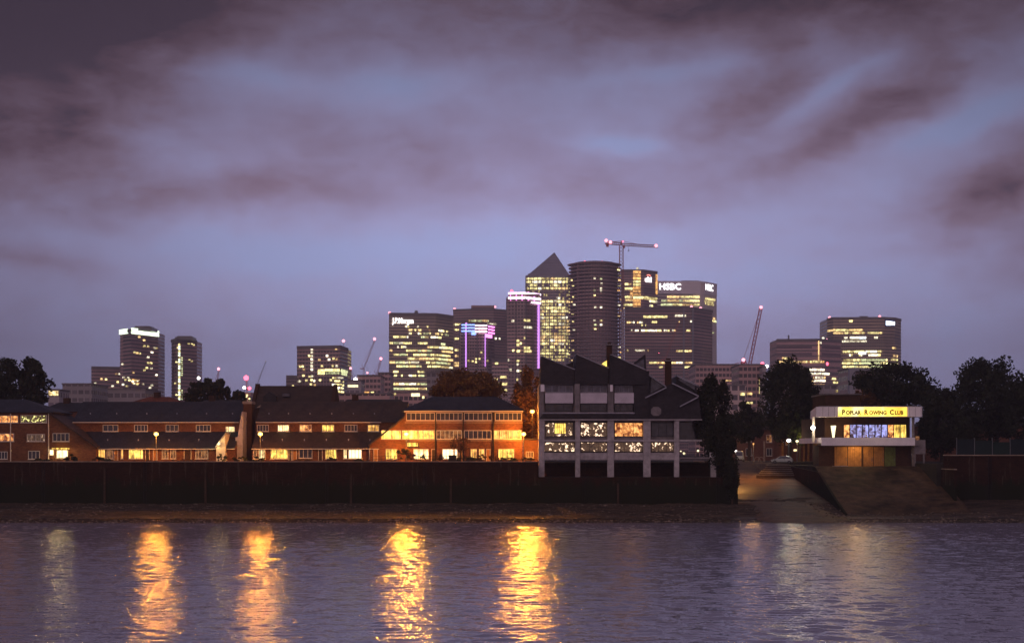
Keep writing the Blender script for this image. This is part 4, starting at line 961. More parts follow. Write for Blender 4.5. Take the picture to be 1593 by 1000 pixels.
mb = MB(); mb.prism([(X(408,Y_),Z(624,Y_)),(X(408,Y_),Z(616,Y_)),(X(418,Y_),Z(609,Y_)),(X(428,Y_),Z(616,Y_)),(X(428,Y_),Z(624,Y_))], 'y', Y_+1.0, Y_+5); d_ = t.part('dormer', mb, 'slatedark')
mb = MB(); mb.prism([(X(437,Y_),Z(616,Y_)),(X(448,Y_),Z(616,Y_)),(X(448,Y_),Z(611.5,Y_)),(X(437,Y_),Z(611.5,Y_))], 'y', Y_+2.2, Y_+4); t.part('skylight', mb, 'glassy')
mb = MB(); mb.pprism([(400,634),(412,626),(424,634)], Y_, -.8, -.3); t.part('entrance_gable', mb, 'coping2')
def gable(px0, px1, ridge, eave, Y, label, rm='slate', hip=0):
    t = Thing('house_roof_behind' if 0 else 'brick_house', label, 'house', (X((px0+px1)/2,Y), Y, GZ), 'houses behind the riverside terraces')
    x0, x1 = X(px0,Y), X(px1,Y); mb = MB(); mb.box(x0, x1, Y, Y+11, GZ-.2, Z(eave,Y)); t.part('wall', mb, 'redbrick')
    h = hip*Y/F; mb = MB()
    mb.add([(x0-.4,Y-.4,Z(eave,Y)),(x1+.4,Y-.4,Z(eave,Y)),(x1+.4,Y+11.4,Z(eave,Y)),(x0-.4,Y+11.4,Z(eave,Y)),(x0+h,Y+5.5,Z(ridge,Y+5.5)),(x1-h,Y+5.5,Z(ridge,Y+5.5))],
           [(0,3,2,1),(0,1,5,4),(1,2,5),(2,3,4,5),(3,0,4)]); t.part('roof', mb, rm)
    mb = MB(); mb.box(x0+h+1, x0+h+2.2, Y+4.8, Y+6.2, Z(ridge,Y)-1, Z(ridge,Y)+1.1); t.part('chimney', mb, 'darkbrick')
gable(178, 300, 617, 634, 322, 'brick house with low reddish hipped roof behind the left terrace', 'redtile', 45)
gable(60, 190, 626, 640, 318, 'brick house with dark hipped roof behind the far left of the terrace', 'slatedark', 20)
gable(296, 380, 622, 638, 326, 'brick house with dark roof under the broad tree behind the left terrace', 'slatedark', 14)
gable(516, 640, 621, 640, 316, 'brick house with long dark roof between the steep roofed building and the three storey block', 'slatedark', 20)
gable(1440, 1600, 640, 662, 360, 'dim house under the big trees at the right', 'slatedark', 20)
lowb(75, 92, 607, 620, 'small brightly lit pale building beside the left dark tree', 'fac_pale', 14, [(76,90.5,608,615,'lpale')])
lowb(97, 143, 598, 760, 'low mauve block left of the long slab', 'fac_grey', 30)
lowb(168, 226, 606, 700, 'low pale block in front of the tower with the glowing crown', 'fac_grey', 30)
lowb(540, 562, 593, 900, 'small pale roof building with a white lit floor right of the square tower', 'fac_pale', 20, [(541,557,598.5,602,'lwhite')])
lowb(556, 592, 585, 1000, 'low dark block with an orange lit window left of the big sign tower', 'fac_brown', 30, [(561,574,609,613,'fe'),(577,582,609,613,'fa'),(540,543,598,599,'fa')])
lowb(588, 607, 581, 1050, 'narrow dark block touching the left side of the big sign tower', 'fac_brown', 30, [(592,594.5,616,620,'fa'),(596,598.5,616,620,'fa')])
lowb(520, 606, 613, 640, 'long low dark roofed block behind the middle terrace', 'fac_brown', 20)
lowb(604, 665, 611, 800, 'long low building with a white lit panel at the foot of the big sign tower', 'fac_brown', 20, [(613,616,609,614,'fa'),(640,653,611.5,616.5,'lwhite'),(657,660,616,619.5,'fa')])
lowb(664, 708, 580, 900, 'low grey building left of the wide brown tree', 'fac_grey', 30)
lowb(1082, 1152, 568, 1000, 'flat dark block with a row of tiny warm lights right of the stilted block', 'fac_brown', 40, [(1140,1143,581,584,'fa'),(1121,1144,591,592.6,'fb'),(1122,1130,600,602,'fb')])
lowb(1112, 1160, 600, 640, 'mauve gabled block behind the dark conifer', 'fac_mauve', 30, [(1152,1158,611,615,'fa')])
lowb(1150, 1188, 568, 860, 'tall narrow dark red block behind the red crane base', 'fac_brown', 30, [(1152.5,1160,610,614,'fa'),(1162,1170,610.5,614,'fb'),(1160,1166,625,628,'fa'),(1167,1171,625,628,'fa'),(1181,1183,586,612,'fa')])
lowb(1186, 1192, 571, 850, 'small white box like block at the left edge of the very large tree', 'fac_pale', 10)
lowb(1262, 1320, 600, 700, 'low pale flat roofed block with lights between the large tree and the club', 'fac_grey', 20, [(1300,1306,606,610,'fa')])
t = lowb(1320, 1368, 574, 620, 'pale framed box shaped building behind the club roof', 'fac_dark', 20, [(1345,1348,598.5,601.5,'fa')])
mb = MB(); Yq = 620
for a in ((1319,1369,573,577.5),(1319,1328,577.6,620),(1362,1369,577.6,620)): mb.pbox(a[0], a[1], a[2], a[3], Yq, -3, -.3)
t.part('frame', mb, 'coping')

# ------------------------------------------------------------ the city towers
def hit(px, A, B):
    k = (px - CX) / F; dx_, dy_ = B[0]-A[0], B[1]-A[1]
    s_ = (k*A[1] - A[0]) / (dx_ - k*dy_); return (A[0]+s_*dx_, A[1]+s_*dy_)
class Tower:
    def __init__(s, label, foot, pytop, m, ref=0, floors=4.0, bands='coping', depth=45, name='office_tower', bandw=.45, nobands=False, mull=None):
        """foot: visible footprint corners (px, Y) from left to right"""
        s.P = [(X(a,Y), Y) for a, Y in foot]; s.px = [a for a, _ in foot]
        s.Yr = foot[ref][1]; s.ref = ref; s.ztop = Z(pytop, s.Yr); s.floors = floors
        back = [(s.P[-1][0], s.P[-1][1]+depth), (s.P[0][0], s.P[0][1]+depth)]
        s.poly = s.P + back
        cx = sum(p[0] for p in s.poly)/len(s.poly)
        s.t = Thing(name, label, 'tower' if name != 'office_block' else 'building', (cx, s.Yr, GZ)); s.lits = []; s.m = m
        mb = MB(); mb.prism(s.poly, 'z', GZ-.2, s.ztop); s.t.part('facade', mb, m)
        if not nobands:
            mb = MB(); z = s.ztop - 1
            while z > max(GZ+6, s.ztop-260):
                for i in range(len(s.P)-1): mb.add(*s.slab(s.P[i], s.P[i+1], z, z+floors*.22, .5))
                z -= floors
            s.t.part('floor_bands', mb, bands)
        mb = MB()
        for i in range(len(s.P)-1): mb.add(*s.slab(s.P[i], s.P[i+1], s.ztop-2.2, s.ztop+.9, .8))
        s.t.part('parapet', mb, bands)
        if mull:
            mb = MB()
            for i in range(len(s.P)-1):
                A, B = Vector(s.P[i]), Vector(s.P[i+1]); L_ = (B-A).length; k = max(2, int(L_/mull)); nr = s.nrm(A, B)
                for j in range(k+1):
                    p = A + (B-A)*j/k; mb.bar((p.x+nr[0]*.5, p.y+nr[1]*.5, GZ), (p.x+nr[0]*.5, p.y+nr[1]*.5, s.ztop-1), .9, .9)
            s.t.part('mullions', mb, bands)
    def nrm(s, A, B):
        d = Vector((B[0]-A[0], B[1]-A[1])).normalized(); return (d.y, -d.x)
    def slab(s, A, B, z0, z1, out, inn=.0):
        nx, ny = s.nrm(A, B); o = [(A[0]+nx*out, A[1]+ny*out), (B[0]+nx*out, B[1]+ny*out), (B[0]-nx*inn-nx*.01, B[1]-ny*inn-ny*.01), (A[0]-nx*inn-nx*.01, A[1]-ny*inn-ny*.01)]
        vs = [(*p, z0) for p in o] + [(*p, z1) for p in o]
        return vs, [(0,3,2,1),(4,5,6,7),(0,1,5,4),(1,2,6,5),(2,3,7,6),(3,0,4,7)]
    def edge(s, px):
        for i in range(len(s.px)-1):
            if s.px[i]-.6 <= px <= s.px[i+1]+.6: return i
        return 0
    def zref(s, py): return Z(py, s.Yr)
    def quad(s, px0, px1, py0, py1, m='fa', name='lit_window', out=.75):
        e = s.edge((px0+px1)/2); A, B = s.P[e], s.P[e+1]
        a, b_ = hit(px0, A, B), hit(px1, A, B); mb = MB(); mb.add(*s.slab(a, b_, s.zref(py1), s.zref(py0), out))
        if name == 'lit_window': s.lits.append(((px1-px0)*(py1-py0), mb, m))
        else: s.t.part(name, mb, m)
        return s
    def row(s, py, segs, h=2.3, dens=.8, pitch=3.2, mats='fa', seed=0, run=.6):
        """row of office windows lit along given segments; segs = [(px0, px1)...]"""
        rr = random.Random(seed + int(py*7) + int(segs[0][0]))
        for a, b_ in segs:
            x = a; 
            while x < b_:
                if rr.random() < dens * 1.3:
                    k = 1
                    while rr.random() < run*dens and k < 6: k += 1
                    e = min(b_, x + k*pitch - .7)
                    if e - x > .8: s.quad(x, e, py-h*.56, py+h*.56, rr.choice(mats.split()))
                    x += k*pitch
                else: x += pitch
        return s
    def beacon(s, px, py, m='pinkw', r=1.5, Y=None):
        e = s.edge(px); A, B = s.P[e], s.P[e+1]; p = hit(px, A, B)
        mb = MB(); zz = Z(py, p[1]); mb.ball((p[0], p[1]+2, zz), r, 8); bb = s.t.part('warning_light', mb, m)
        if zz > s.ztop:
            mb = MB(); mb.cyl((p[0], p[1]+2, s.ztop-.2), (p[0], p[1]+2, zz-r*.5), .2, .2, 6); s.t.part('light_mast', mb, 'metal', parent=bb)
        return s
    def plant(s, px0, px1, py0, py1, m='concdark', back=12, d=18, name='roof_plant'):
        Y = s.Yr + back; mb = MB(); mb.box(X(px0,Y), X(px1,Y), Y, Y+d, s.ztop-.1, Z(py0,Y)); s.t.part(name, mb, m); return s
    def done(s):
        L_ = sorted(s.lits, key=lambda q_: -q_[0])
        for _, mb, m in L_[:98]: s.t.part('lit_window', mb, m)
        if len(L_) > 98:
            mb = MB()
            for _, q_, m in L_[98:]: mb.add(q_.v, q_.f)
            o = s.t.part('lit_windows', mb, 'fa'); o['kind'] = 'stuff'
        return s
# left group
T = Tower('long low slab block with scattered lit flats joined to the left of the crowned tower', [(142,1650),(188,1660)], 571, 'fac_brown', 0, 3.6, 'concdark', name='office_block')
for a, b_ in ((148,596),(158,589),(165,589.5),(181,581),(186,581),(158,602),(158,619),(165,619),(183,593.5),(150,609),(175,600)): T.quad(a-1.6, a+1.6, b_-1.2, b_+1.2, random.Random(a).choice(['fa','fc','fb']))
T.done()
T = Tower('dark residential tower with a glowing white green crown band', [(187,1560),(204,1540),(246,1580)], 513, 'fac_brown', 1, 3.4, 'concdark', 30)
T.quad(187, 199, 510.5, 518, 'crown', 'crown_light', 1.2).quad(204, 246, 510, 519, 'crown', 'crown_light', 1.2)
T.plant(210, 233, 507, 511, 'concdark').plant(208, 236, 508.8, 511, 'metal', 8, 26)
rr = random.Random(5)
for a, b_ in ((216,523),(224,527),(224,536),(230,536),(240,537.5),(243,537.5),(236,545),(209,547.5),(213,548),(217,548.5),(230,553),(230,562),(235,562),(191,565),(228,570),(235,570.5),(224,574),(207,579),(243,580),(196,590),(200,587),(202,591),(206,593),(210,591),(214,591.5),(208,596),(213,596.5),(198,600),(192,597),(222,596),(236,597),(233,601),(222,612),(234,613),(239,614),(193,586)):
    T.quad(a-1.4, a+1.4, b_-1.3, b_+1.3, rr.choice(['fa','fc','fb','fa']))
for a in (206, 210, 214): T.quad(a-1.2, a+2.2, 589.5, 591.5, 'fe'); T.quad(a-1.2, a+2.2, 594.5, 596, 'fe')
T.done()
T = Tower('slender tower with a vertical line of green white stair lights', [(267,1600),(273,1585),(306,1610)], 528, 'fac_brown', 1, 3.3, 'concdark', 28)
T.plant(275, 297, 522.5, 526.5, 'concdark', 6, 14).plant(272, 300, 524, 525, 'metal', 4, 18)
y_ = 534.0; i = 0
while y_ < 622:
    T.quad(277.3, 279.6, y_, y_+2.6, 'crown' if i % 3 else 'fa')
    if 551 < y_ < 582 or y_ > 603: T.quad(281.8, 283.4, y_+.5, y_+2.3, 'fd')
    y_ += 3.4; i += 1
for a, b_ in ((293,533),(298,533),(301,534),(274,563),(273,596),(274,614),(276,540),(294,558),(298,560)): T.quad(a-1.2, a+1.2, b_-1, b_+1, 'fa')
T.done()
T = Tower('square dark tower with one column of white lights and a lit sky lobby', [(462,1500),(529,1490),(541,1530)], 538.5, 'fac_brown', 1, 3.5, 'concdark', 34)
for k in range(7): T.quad(483.6, 487, 540+k*5.4, 543.4+k*5.4, 'fc')
T.quad(495, 505, 574, 582, 'fa', out=.9).quad(505.5, 528.5, 573.5, 577, 'fa').quad(530, 540, 573.5, 577, 'fd').quad(530.5, 539, 577.5, 582, 'fd').quad(507, 528, 577.5, 582, 'fd')
rr = random.Random(9)
for a, b_ in ((481,552.5),(523,542.5),(497,559),(509,553),(512,559),(519,557.5),(524,558.5),(467,569),(471,569),(473,574.5),(501,569),(518,569),(524,569),(472,583.5),(482,585),(486,584.5),(461.9+3,592),(467,592.5),(477,591),(485,590.5),(489,592),(498,591),(515,591),(484,597),(490,598),(525,604),(526,608),(523,614),(529,613)):
    T.quad(a-1.6, a+1.6, b_-1.5, b_+1.5, rr.choice(['fa','fc','fb','fa']))
for y_ in (587.5, 592.5, 598, 603, 609, 616): T.row(y_, [(517,534)], 2.4, .7, 3.2, 'fa fc', 3)
T.beacon(534, 530, 'pinkw', 1.6); T.done()
T = Tower('small low wing stepped to the left of the square dark tower', [(445,1480),(462,1485)], 585, 'fac_dark', 0, 3.5, 'concdark', name='office_block', depth=25); T.row(600, [(448,460)], 2, .3).done()

# big block with a white rooftop sign
YJ = 2000
T = Tower('broad office block with a white rooftop sign and many yellow lit floors', [(605,YJ),(678,YJ+6),(705,YJ+40)], 487.5, 'fac_olive', 0, 4.4, 'concdark', 60)
rws = [(507.5,[(613,700)],.16),(513,[(627,655),(667,698)],.35),(518.5,[(612,640),(650,698)],.5),(524,[(612,640),(655,686)],.55),(533.5,[(606,640),(650,665),(686,692)],.75),(539.5,[(618,632),(665,704)],.6),
 (545,[(606,610),(632,672),(687,704)],.9),(551.5,[(612,634),(643,700)],.8),(557.5,[(634,704)],.85),(563.5,[(606,652),(663,700)],.85),(569.5,[(617,656),(665,704)],.75),(578,[(612,620),(650,660)],.7),(584,[(612,660)],.3),(597,[(612,664)],.8),(604.5,[(612,664)],1.0)]
for y_, sg, dn in rws: T.row(y_, sg, 2.6, dn, 3.0, 'fa fa fb fd fc', 11, .75)
T.quad(687, 704, 537, 540.5, 'fa').quad(686, 704, 568, 571, 'fa')
A, B = T.P[0], T.P[1]; p0 = hit(611, A, B); s1 = text_mb('J.P.Morgan', 9.5, (p0[0], p0[1]-1.2, T.zref(502.5)), (B[0]-A[0], B[1]-A[1], 0), .4, .88)
wd = max(v[0] for v in s1.v) - p0[0]; want = hit(643, A, B)[0] - p0[0]; s1.v = [(p0[0]+(v[0]-p0[0])*want/wd, v[1], v[2]) for v in s1.v]; T.t.part('rooftop_sign', s1, 'signw')
T.plant(645, 650, 483, 486, 'metal', 10, 4).beacon(606, 486.5, 'pinkw', 2.0).done()
T = Tower('wide brown block with a raised centre roof behind the neon crowned short tower', [(705,2180),(733,2170),(768,2172),(792,2190)], 481, 'fac_brown', 1, 4.2, 'concdark', 50)
T.plant(733, 769, 475, 478, 'fac_brown', 4, 40)
for y_, sg, dn, mm in ((499,[(729,760)],.8,'fa fd fb'),(504,[(705,716),(758,772)],.8,'fa fc'),(512,[(706,716)],.8,'fa'),(526,[(706,714)],.7,'fa fb'),(544,[(706,716)],.8,'fa'),(553,[(705,714)],.6,'fb'),(564,[(706,722)],.8,'fe fb'),(568,[(706,720)],.8,'fe fb'),(526,[(770,778)],.7,'fc')): T.row(y_, sg, 2.6, dn, 3, mm, 4)
T.beacon(707, 480, 'pinkw', 1.7).beacon(742, 485, 'red', 1.8).beacon(770, 477, 'pinkw', 1.7).done()
# short neon crowned tower
YN = 1720
T = Tower('shorter residential tower with blue and pink neon crown bands', [(715,YN+6),(727,YN),(758,YN),(768,YN+14)], 505, 'fac_punch', 1, 3.5, 'concdark', 30, mull=9)
for i, (a, b_) in enumerate(((504.5,506.3),(509.3,511),(514,516))):
    T.quad(718, 739, a, b_, 'neonb', 'neon_band', 1.4).quad(739, 758, a+1, b_+1, 'neonw', 'neon_band', 1.4).quad(758, 768, a+2, b_+2, 'neonp', 'neon_band', 1.4)
T.quad(733.5, 740, 516.5, 521, 'neonb', 'neon_band', 1.4).quad(755, 764, 520, 525, 'neonp', 'neon_band', 1.3)
T.quad(725.3, 726.8, 502, 575, 'neonv', 'neon_line', 1.8).quad(754.2, 755.4, 520, 570, 'neonv', 'neon_line', 1.8)
for a, b_ in ((741,558),(746,558),(741,563),(758,561),(749,548),(735,562),(729,561)): T.quad(a-1.5, a+1.5, b_-1.4, b_+1.4, 'fa')
T.done()
T = Tower('low brown block of flats right of the wide brown tree with warm lit bays', [(765,1500),(790,1500)], 560, 'fac_punch', 0, 3.5, 'concdark', name='office_block', depth=25)
for a, b_, y_ in ((778,788,561.5),(770,775,557+8),(778,788,586.5),(770,774,590),(776,789,597),(780,789,607)): T.quad(a, b_, y_-1.8, y_+1.8, 'fa')
T.done()
# tall neon tower
YP = 1660
T = Tower('tall residential tower crowned with glowing pink neon bands', [(788,YP),(818,YP-4),(840,YP+10)], 463, 'fac_punch', 1, 3.5, 'concdark', 36, mull=8)
for i, (a, b_) in enumerate(((454.5,457.5),(461.5,464.8))): T.quad(791, 818, a, b_, 'neonw', 'neon_band', 1.6).quad(818, 840, a+.4, b_+.4, 'neonw', 'neon_band', 1.6)
T.quad(826, 840, 468.5, 471, 'neonw', 'neon_band', 1.6)
for a in (794, 803, 812, 821, 830): T.quad(a, a+.9, 454, 467, 'neonp', 'neon_line', 1.3)
T.quad(836.2, 837.8, 470, 572, 'neonv', 'neon_line', 1.6)
T.quad(791, 840, 457.6, 461.3, 'fac_pink', 'crown_screen', .9)
for a, b_, y_ in ((796,800,499),(815,824,498.5),(815,827,509),(815,818,526),(803,808,530),(803,808,536),(809,811.5,534),(815,824,541),(815,826,546),(804,809,546),(797,800,545),(803,808,561),(803,807,566.5),(804,808,576.5),(809.5,811,578),(790,792,560),(803,806,590),(792,796,575)): T.quad(a, b_, y_-1.7, y_+1.7, 'fa' if (a+b_) % 2 else 'fc')
T.beacon(796, 452.5, 'red', 1.6).done()
# pyramid roofed tower
YO = 2060
T = Tower('tallest office tower with a steel pyramid roof and many lit floors', [(818,YO),(824,YO-3),(880,YO-3),(887.5,YO+6)], 429, 'fac_mauve', 1, 4.0, 'coping', 52, mull=5)
for i in range(26):
    y_ = 433.5 + i*5.05
    dn = [.9,.98,.45,.95,.15,.25,.2,.9,.5,.85,.9,.35,.9,.8,.7,.75,.5,.85,.6,.9,.9,.5,.9,.6,.5,.5][i]
    T.row(y_, [(820,886)], 2.9, dn, 2.9, 'fa fc fa fb fa', 40+i, .7)
for a in (842, 847, 852): T.quad(a, a+3, 514.5, 518, 'redarc')
x0, x1 = X(824,YO), X(887,YO); zb = T.ztop + .9; ax = (X(821,YO)+X(887,YO))/2
mb = MB(); mb.box(X(819,YO)+2, x1-1.5, YO+2, YO+48, T.ztop-.2, zb+2.5); T.t.part('roof_shoulder', mb, 'steel')
zb += 2.5; mb = MB(); a0, a1 = X(828,YO)-3.5, x1-2; apx = X(862.5,YO+24)
mb.add([(a0,YO+2,zb),(a1,YO+2,zb),(a1,YO+48,zb),(a0,YO+48,zb),(apx,YO+25,Z(392.5,YO+25))], [(0,3,2,1),(0,1,4),(1,2,4),(2,3,4),(3,0,4)]); T.t.part('pyramid_roof', mb, 'steel')
mb = MB()
for k in range(1, 8):
    f_ = k/8; zz = zb + (Z(392.5,YO+25)-zb)*f_; mb.bar((a0+(apx-a0)*f_, YO+2+23*f_-.2, zz), (a1+(apx-a1)*f_, YO+2+23*f_-.2, zz), .5)
T.t.part('roof_ribs', mb, 'coping'); T.done()
# rounded tower under construction with balconies
YQ = 1640
t = Thing('rounded_tower', 'rounded dark tower under construction ringed with projecting floor slabs', 'tower', (X(927,YQ), YQ+27, GZ))
cx, cy = X(927,YQ), YQ + 27; rad_ = 26.0
def circ(r_, rx=1): return [(cx + r_*rx*math.cos(2*math.pi*k/40), cy + r_*math.sin(2*math.pi*k/40)) for k in range(40)]
mb = MB(); mb.prism(circ(rad_-2.2), 'z', GZ-.2, Z(408,YQ)); t.part('core', mb, 'fac_brown')
mb = MB(); z = Z(407,YQ); top = z; kf = 0
while z > GZ+4:
    lim = 1.0 if kf % 3 else 1.04
    mb.prism(circ(rad_, 1.06*lim), 'z', z-.7, z); z -= 3.72; kf += 1
t.part('floor_slabs', mb, 'fac_mauve' if 0 else mat('slab_concrete', (.42,.29,.29), .8, .2, .1))
mb = MB(); mb.prism(circ(rad_-5), 'z', Z(408,YQ), Z(404.5,YQ)); t.part('roof_upstand', mb, 'fac_brown')
mb = MB()
for k in range(40):
    th = 2*math.pi*k/40
    if math.sin(th) < .25: mb.bar((cx+(rad_-1.7)*math.cos(th), cy+(rad_-1.7)*math.sin(th), GZ), (cx+(rad_-1.7)*math.cos(th), cy+(rad_-1.7)*math.sin(th), top), .8)
t.part('columns', mb, 'concdark')
rr = random.Random(8)
def rq(px, py, w_, h_, m_):
    x = X(px, YQ); yy = cy - math.sqrt(max(0, (rad_-1)**2 - (x-cx)**2)); sc = yy/F
    m2 = MB(); m2.box((px-w_/2-CX)*sc, (px+w_/2-CX)*sc, yy-.6, yy+.5, CAMZ+(HOR-py-h_/2)*sc, CAMZ+(HOR-py+h_/2)*sc); t.part('lit_window', m2, m_)
for a, b_ in ((925,433),(935,434),(925,452),(935,448),(936,441),(925,459),(935,452),(935,478),(926,478),(925,498),(935,498),(935,505),(926,505),(926,512)): rq(a, b_, 3.2, 2.4, rr.choice(['fc','fd','fa']))
for y_ in (436,444,462,470,474,488,500,513,530,545,560,570): rq(890.5+rr.random()*4, y_, 5, 2, rr.choice(['fb','fa','fc']))
for y_ in (420,428,436,444,452,466,475,483,492,540,548,556): rq(962+rr.random()*3, y_, 4, 2, rr.choice(['fb','fa','fc','fe']))
for a in (911, 938):
    x = X(a,YQ); mb = MB(); mb.ball((x, cy-12, Z(405.5,YQ)), 1.9, 8); bb = t.part('warning_light', mb, 'red')
# tower crane on the rounded tower
def truss(mb, p, q_, w_, n_, r_=.28):
    p, q_ = Vector(p), Vector(q_); d = (q_-p).normalized(); up = Vector((0,0,1)) if abs(d.z) < .9 else Vector((0,1,0))
    a = d.cross(up).normalized()*w_/2; b_ = a.normalized().cross(d)*w_/2; cn = [a+b_, a-b_, -a-b_, -a+b_]
    for k in cn: mb.bar(p+k, q_+k, r_*1.3)
    for i in range(n_):
        s0 = p + (q_-p)*i/n_; s1_ = p + (q_-p)*(i+1)/n_
        for j in range(4): mb.bar(s0+cn[j], s1_+cn[(j+1)%4], r_*.8)
YK = 1700
t = Thing('tower_crane', 'pinkish hammerhead tower crane standing above the rounded tower', 'crane', (X(966.5,YK), YK, GZ))
xm = X(966.5,YK); zj = Z(381,YK)
mb = MB(); truss(mb, (xm,YK,GZ), (xm,YK,zj-1), 4.0, 60, .5); t.part('mast', mb, 'crane')
mb = MB(); truss(mb, (xm,YK,zj+.5), (X(1023,YK),YK,Z(383.5,YK)), 2.2, 16, .38); t.part('jib', mb, 'crane')
mb = MB(); truss(mb, (xm,YK,zj+1), (X(941,YK),YK,Z(377.5,YK)), 2.6, 8, .45); t.part('counter_jib', mb, 'crane')
mb = MB(); mb.bar((xm,YK,zj), (xm,YK,Z(375,YK)), 1.2); mb.bar((xm,YK,Z(375,YK)), (X(1000,YK),YK,Z(381.5,YK)), .35); mb.bar((xm,YK,Z(375,YK)), (X(945,YK),YK,Z(377,YK)), .35); t.part('apex', mb, 'crane')
mb = MB(); mb.box(X(943,YK), X(947,YK), YK-1, YK+1, Z(384,YK), Z(378,YK)); t.part('counterweight', mb, 'cranered')
mb = MB(); mb.box(xm+1.5, xm+4, YK-1.2, YK+1.2, zj-3.5, zj-.5); t.part('cab', mb, 'crane')
mb = MB(); mb.bar((X(978,YK),YK,Z(383,YK)), (X(978,YK),YK,Z(389,YK)), .25); mb.box(X(977.4,YK), X(978.8,YK), YK-.5, YK+.5, Z(391,YK), Z(389,YK)); t.part('hook', mb, 'blackmetal')
for a, b_, m_ in ((943,374.5,'pinkw'),(949.5,377,'pinkw'),(1020.5,382.5,'pinkw'),(969,376,'red')):
    mb = MB(); mb.ball((X(a,YK), YK-1, Z(b_,YK)), 1.9 if m_ == 'pinkw' else 1.0, 8); t.part('warning_light', mb, m_)
# tower with the orange lit shaft
YI = 2150
T = Tower('office tower with a glowing orange lift shaft and a small white sign', [(966,YI),(1001,YI+2),(1022.5,YI+24)], 420, 'fac_brown', 0, 4.2, 'concdark', 50)
for y_, sg, dn in ((442,[(972,982)],.9),(449,[(972,984)],.7),(462,[(972,982),(1003,1022)],.95),(467,[(970,984),(1010,1022)],.6),(474,[(970,984),(1010,1016)],.9),(480,[(970,984)],.8)): T.row(y_, sg, 2.8, dn, 3, 'fa fb fc', 3, .8)
for k in range(12): T.quad(985, 996.5 if k not in (8,) else 1001, 421+k*5, 424.6+k*5, 'fe' if k not in (3,4,8) else 'fa', 'lit_lift_shaft', .9)
T.quad(980, 985, 452, 466, 'fe').quad(1020, 1022.3, 424, 455, 'fe', 'lit_corner', .9).quad(1002, 1021, 462, 465, 'fa')
A, B = T.P[1], T.P[2]; p0 = hit(1003.5, A, B); s1 = text_mb('citi', 10.5, (p0[0], p0[1]-1.6, T.zref(437.5)), (B[0]-A[0], B[1]-A[1], 0), .4, 1)
want = hit(1013.5, A, B)[0]-p0[0]; wd = max(v[0] for v in s1.v)-p0[0]; f_ = want/wd; s1.v = [(p0[0]+(v[0]-p0[0])*f_, p0[1]-1.6+(v[1]-p0[1]+1.6)*f_, v[2]) for v in s1.v]
sg = T.t.part('sign', s1, 'signw'); mb = MB(); pr = None
for k in range(9):
    th = math.pi*(.15+.7*k/8); p = (p0[0]+want*.5-want*.34*math.cos(th), p0[1]-1.8+want*.5*(B[1]-A[1])/(B[0]-A[0]), T.zref(430)+3.0*math.sin(th))
    if pr: mb.bar(pr, p, 1.0)
    pr = p
T.t.part('sign_arc', mb, 'redarc', parent=sg); T.beacon(992, 417.5, 'fc', 2.0).done()
# tower with two rooftop signs
YH = 2260
T = Tower('pale office tower with two bright white rooftop signs', [(1020,YH),(1090,YH+4),(1095,YH+7),(1115,YH+40)], 438.5, 'fac_strip', 1, 5.5, 'white', 55, nobands=True)
for y_, sg, dn in ((462,[(1038,1088)],1),(463.5,[(1097,1112)],.9),(468,[(1029,1088),(1096,1110)],.8),(474,[(1028,1088)],.95),(471.5,[(1097,1110)],.5),(497,[(1093,1114)],1),(493,[(1097,1112)],.5),(515,[(1108,1113)],.7),(526,[(1093,1100)],.8)): T.row(y_, sg, 2.6, dn, 3.1, 'fa fa fd fb', 2, .85)
for (pa, pb, ym, e, sz) in ((1025,1059,449,0,12.5),(1091,1105.5,448.5,2,12.5)):
    A, B = T.P[e], T.P[e+1]; p0 = hit(pa, A, B) if e == 0 else hit(1096.5, A, B); s1 = text_mb('HSBC', sz, (0,0,0), (1,0,0), .5, 1)
    w0 = max(v[0] for v in s1.v); pe = hit(pb if e == 0 else 1108.5, A, B); zb = T.zref(ym+1.8) + (0 if e == 0 else 0)
    nx, ny = T.nrm(A, B)
    s1.v = [(p0[0]+(pe[0]-p0[0])*v[0]/w0+nx*1.2+nx*-v[1]*0, p0[1]+(pe[1]-p0[1])*v[0]/w0+ny*1.2-abs(v[1])*.5, zb+v[2]) for v in s1.v]
    T.t.part('rooftop_sign', s1, 'signw')
T.quad(1020, 1089.5, 439.5, 457.5, 'white', 'sign_lit_band', .95).quad(1095.5, 1114.5, 439.5, 457.5, 'white', 'sign_lit_band', .95)  # white colour stands for the signs' light on the wall
T.plant(1060, 1088, 436.5, 438, 'concdark', 10, 20).done()
# broad reddish block in front
YF = 1790
T = Tower('broad reddish office block with thin white vertical fins in front of the signed towers', [(972,YF),(1078,YF),(1090,YF+14),(1108,YF+38)], 479, 'fac_brown', 0, 4.0, 'concdark', 50)
T.quad(1001, 1038, 491, 494.5, 'fa').quad(1050, 1067, 489.5, 492.5, 'fc').quad(1014, 1022, 499.5, 502.5, 'fa')
for y_, sg, dn in ((501.5,[(975,1010)],.4),(506,[(975,1005)],.2),(514,[(975,1058)],.5),(514,[(1068,1074)],.8),(545,[(975,1010)],.4),(546,[(1052,1076)],.8),(564,[(1010,1078)],.75),(571,[(1022,1078)],.35),(525,[(1090,1100)],.4),(500,[(1064,1076)],.3)): T.row(y_, sg, 2.4, dn, 3.2, 'fa fb fc', 5, .6)
for a in (1062.5, 1076.5): T.quad(a, a+2.2, 480, 600, 'coping', 'fin', 2.2)
T.beacon(1076, 477, 'pinkw', 1.7).beacon(1090.2, 479, 'pinkw', 1.7).beacon(1028, 534, 'pinkw', 1.6).beacon(1025, 549, 'red', 2.2).done()
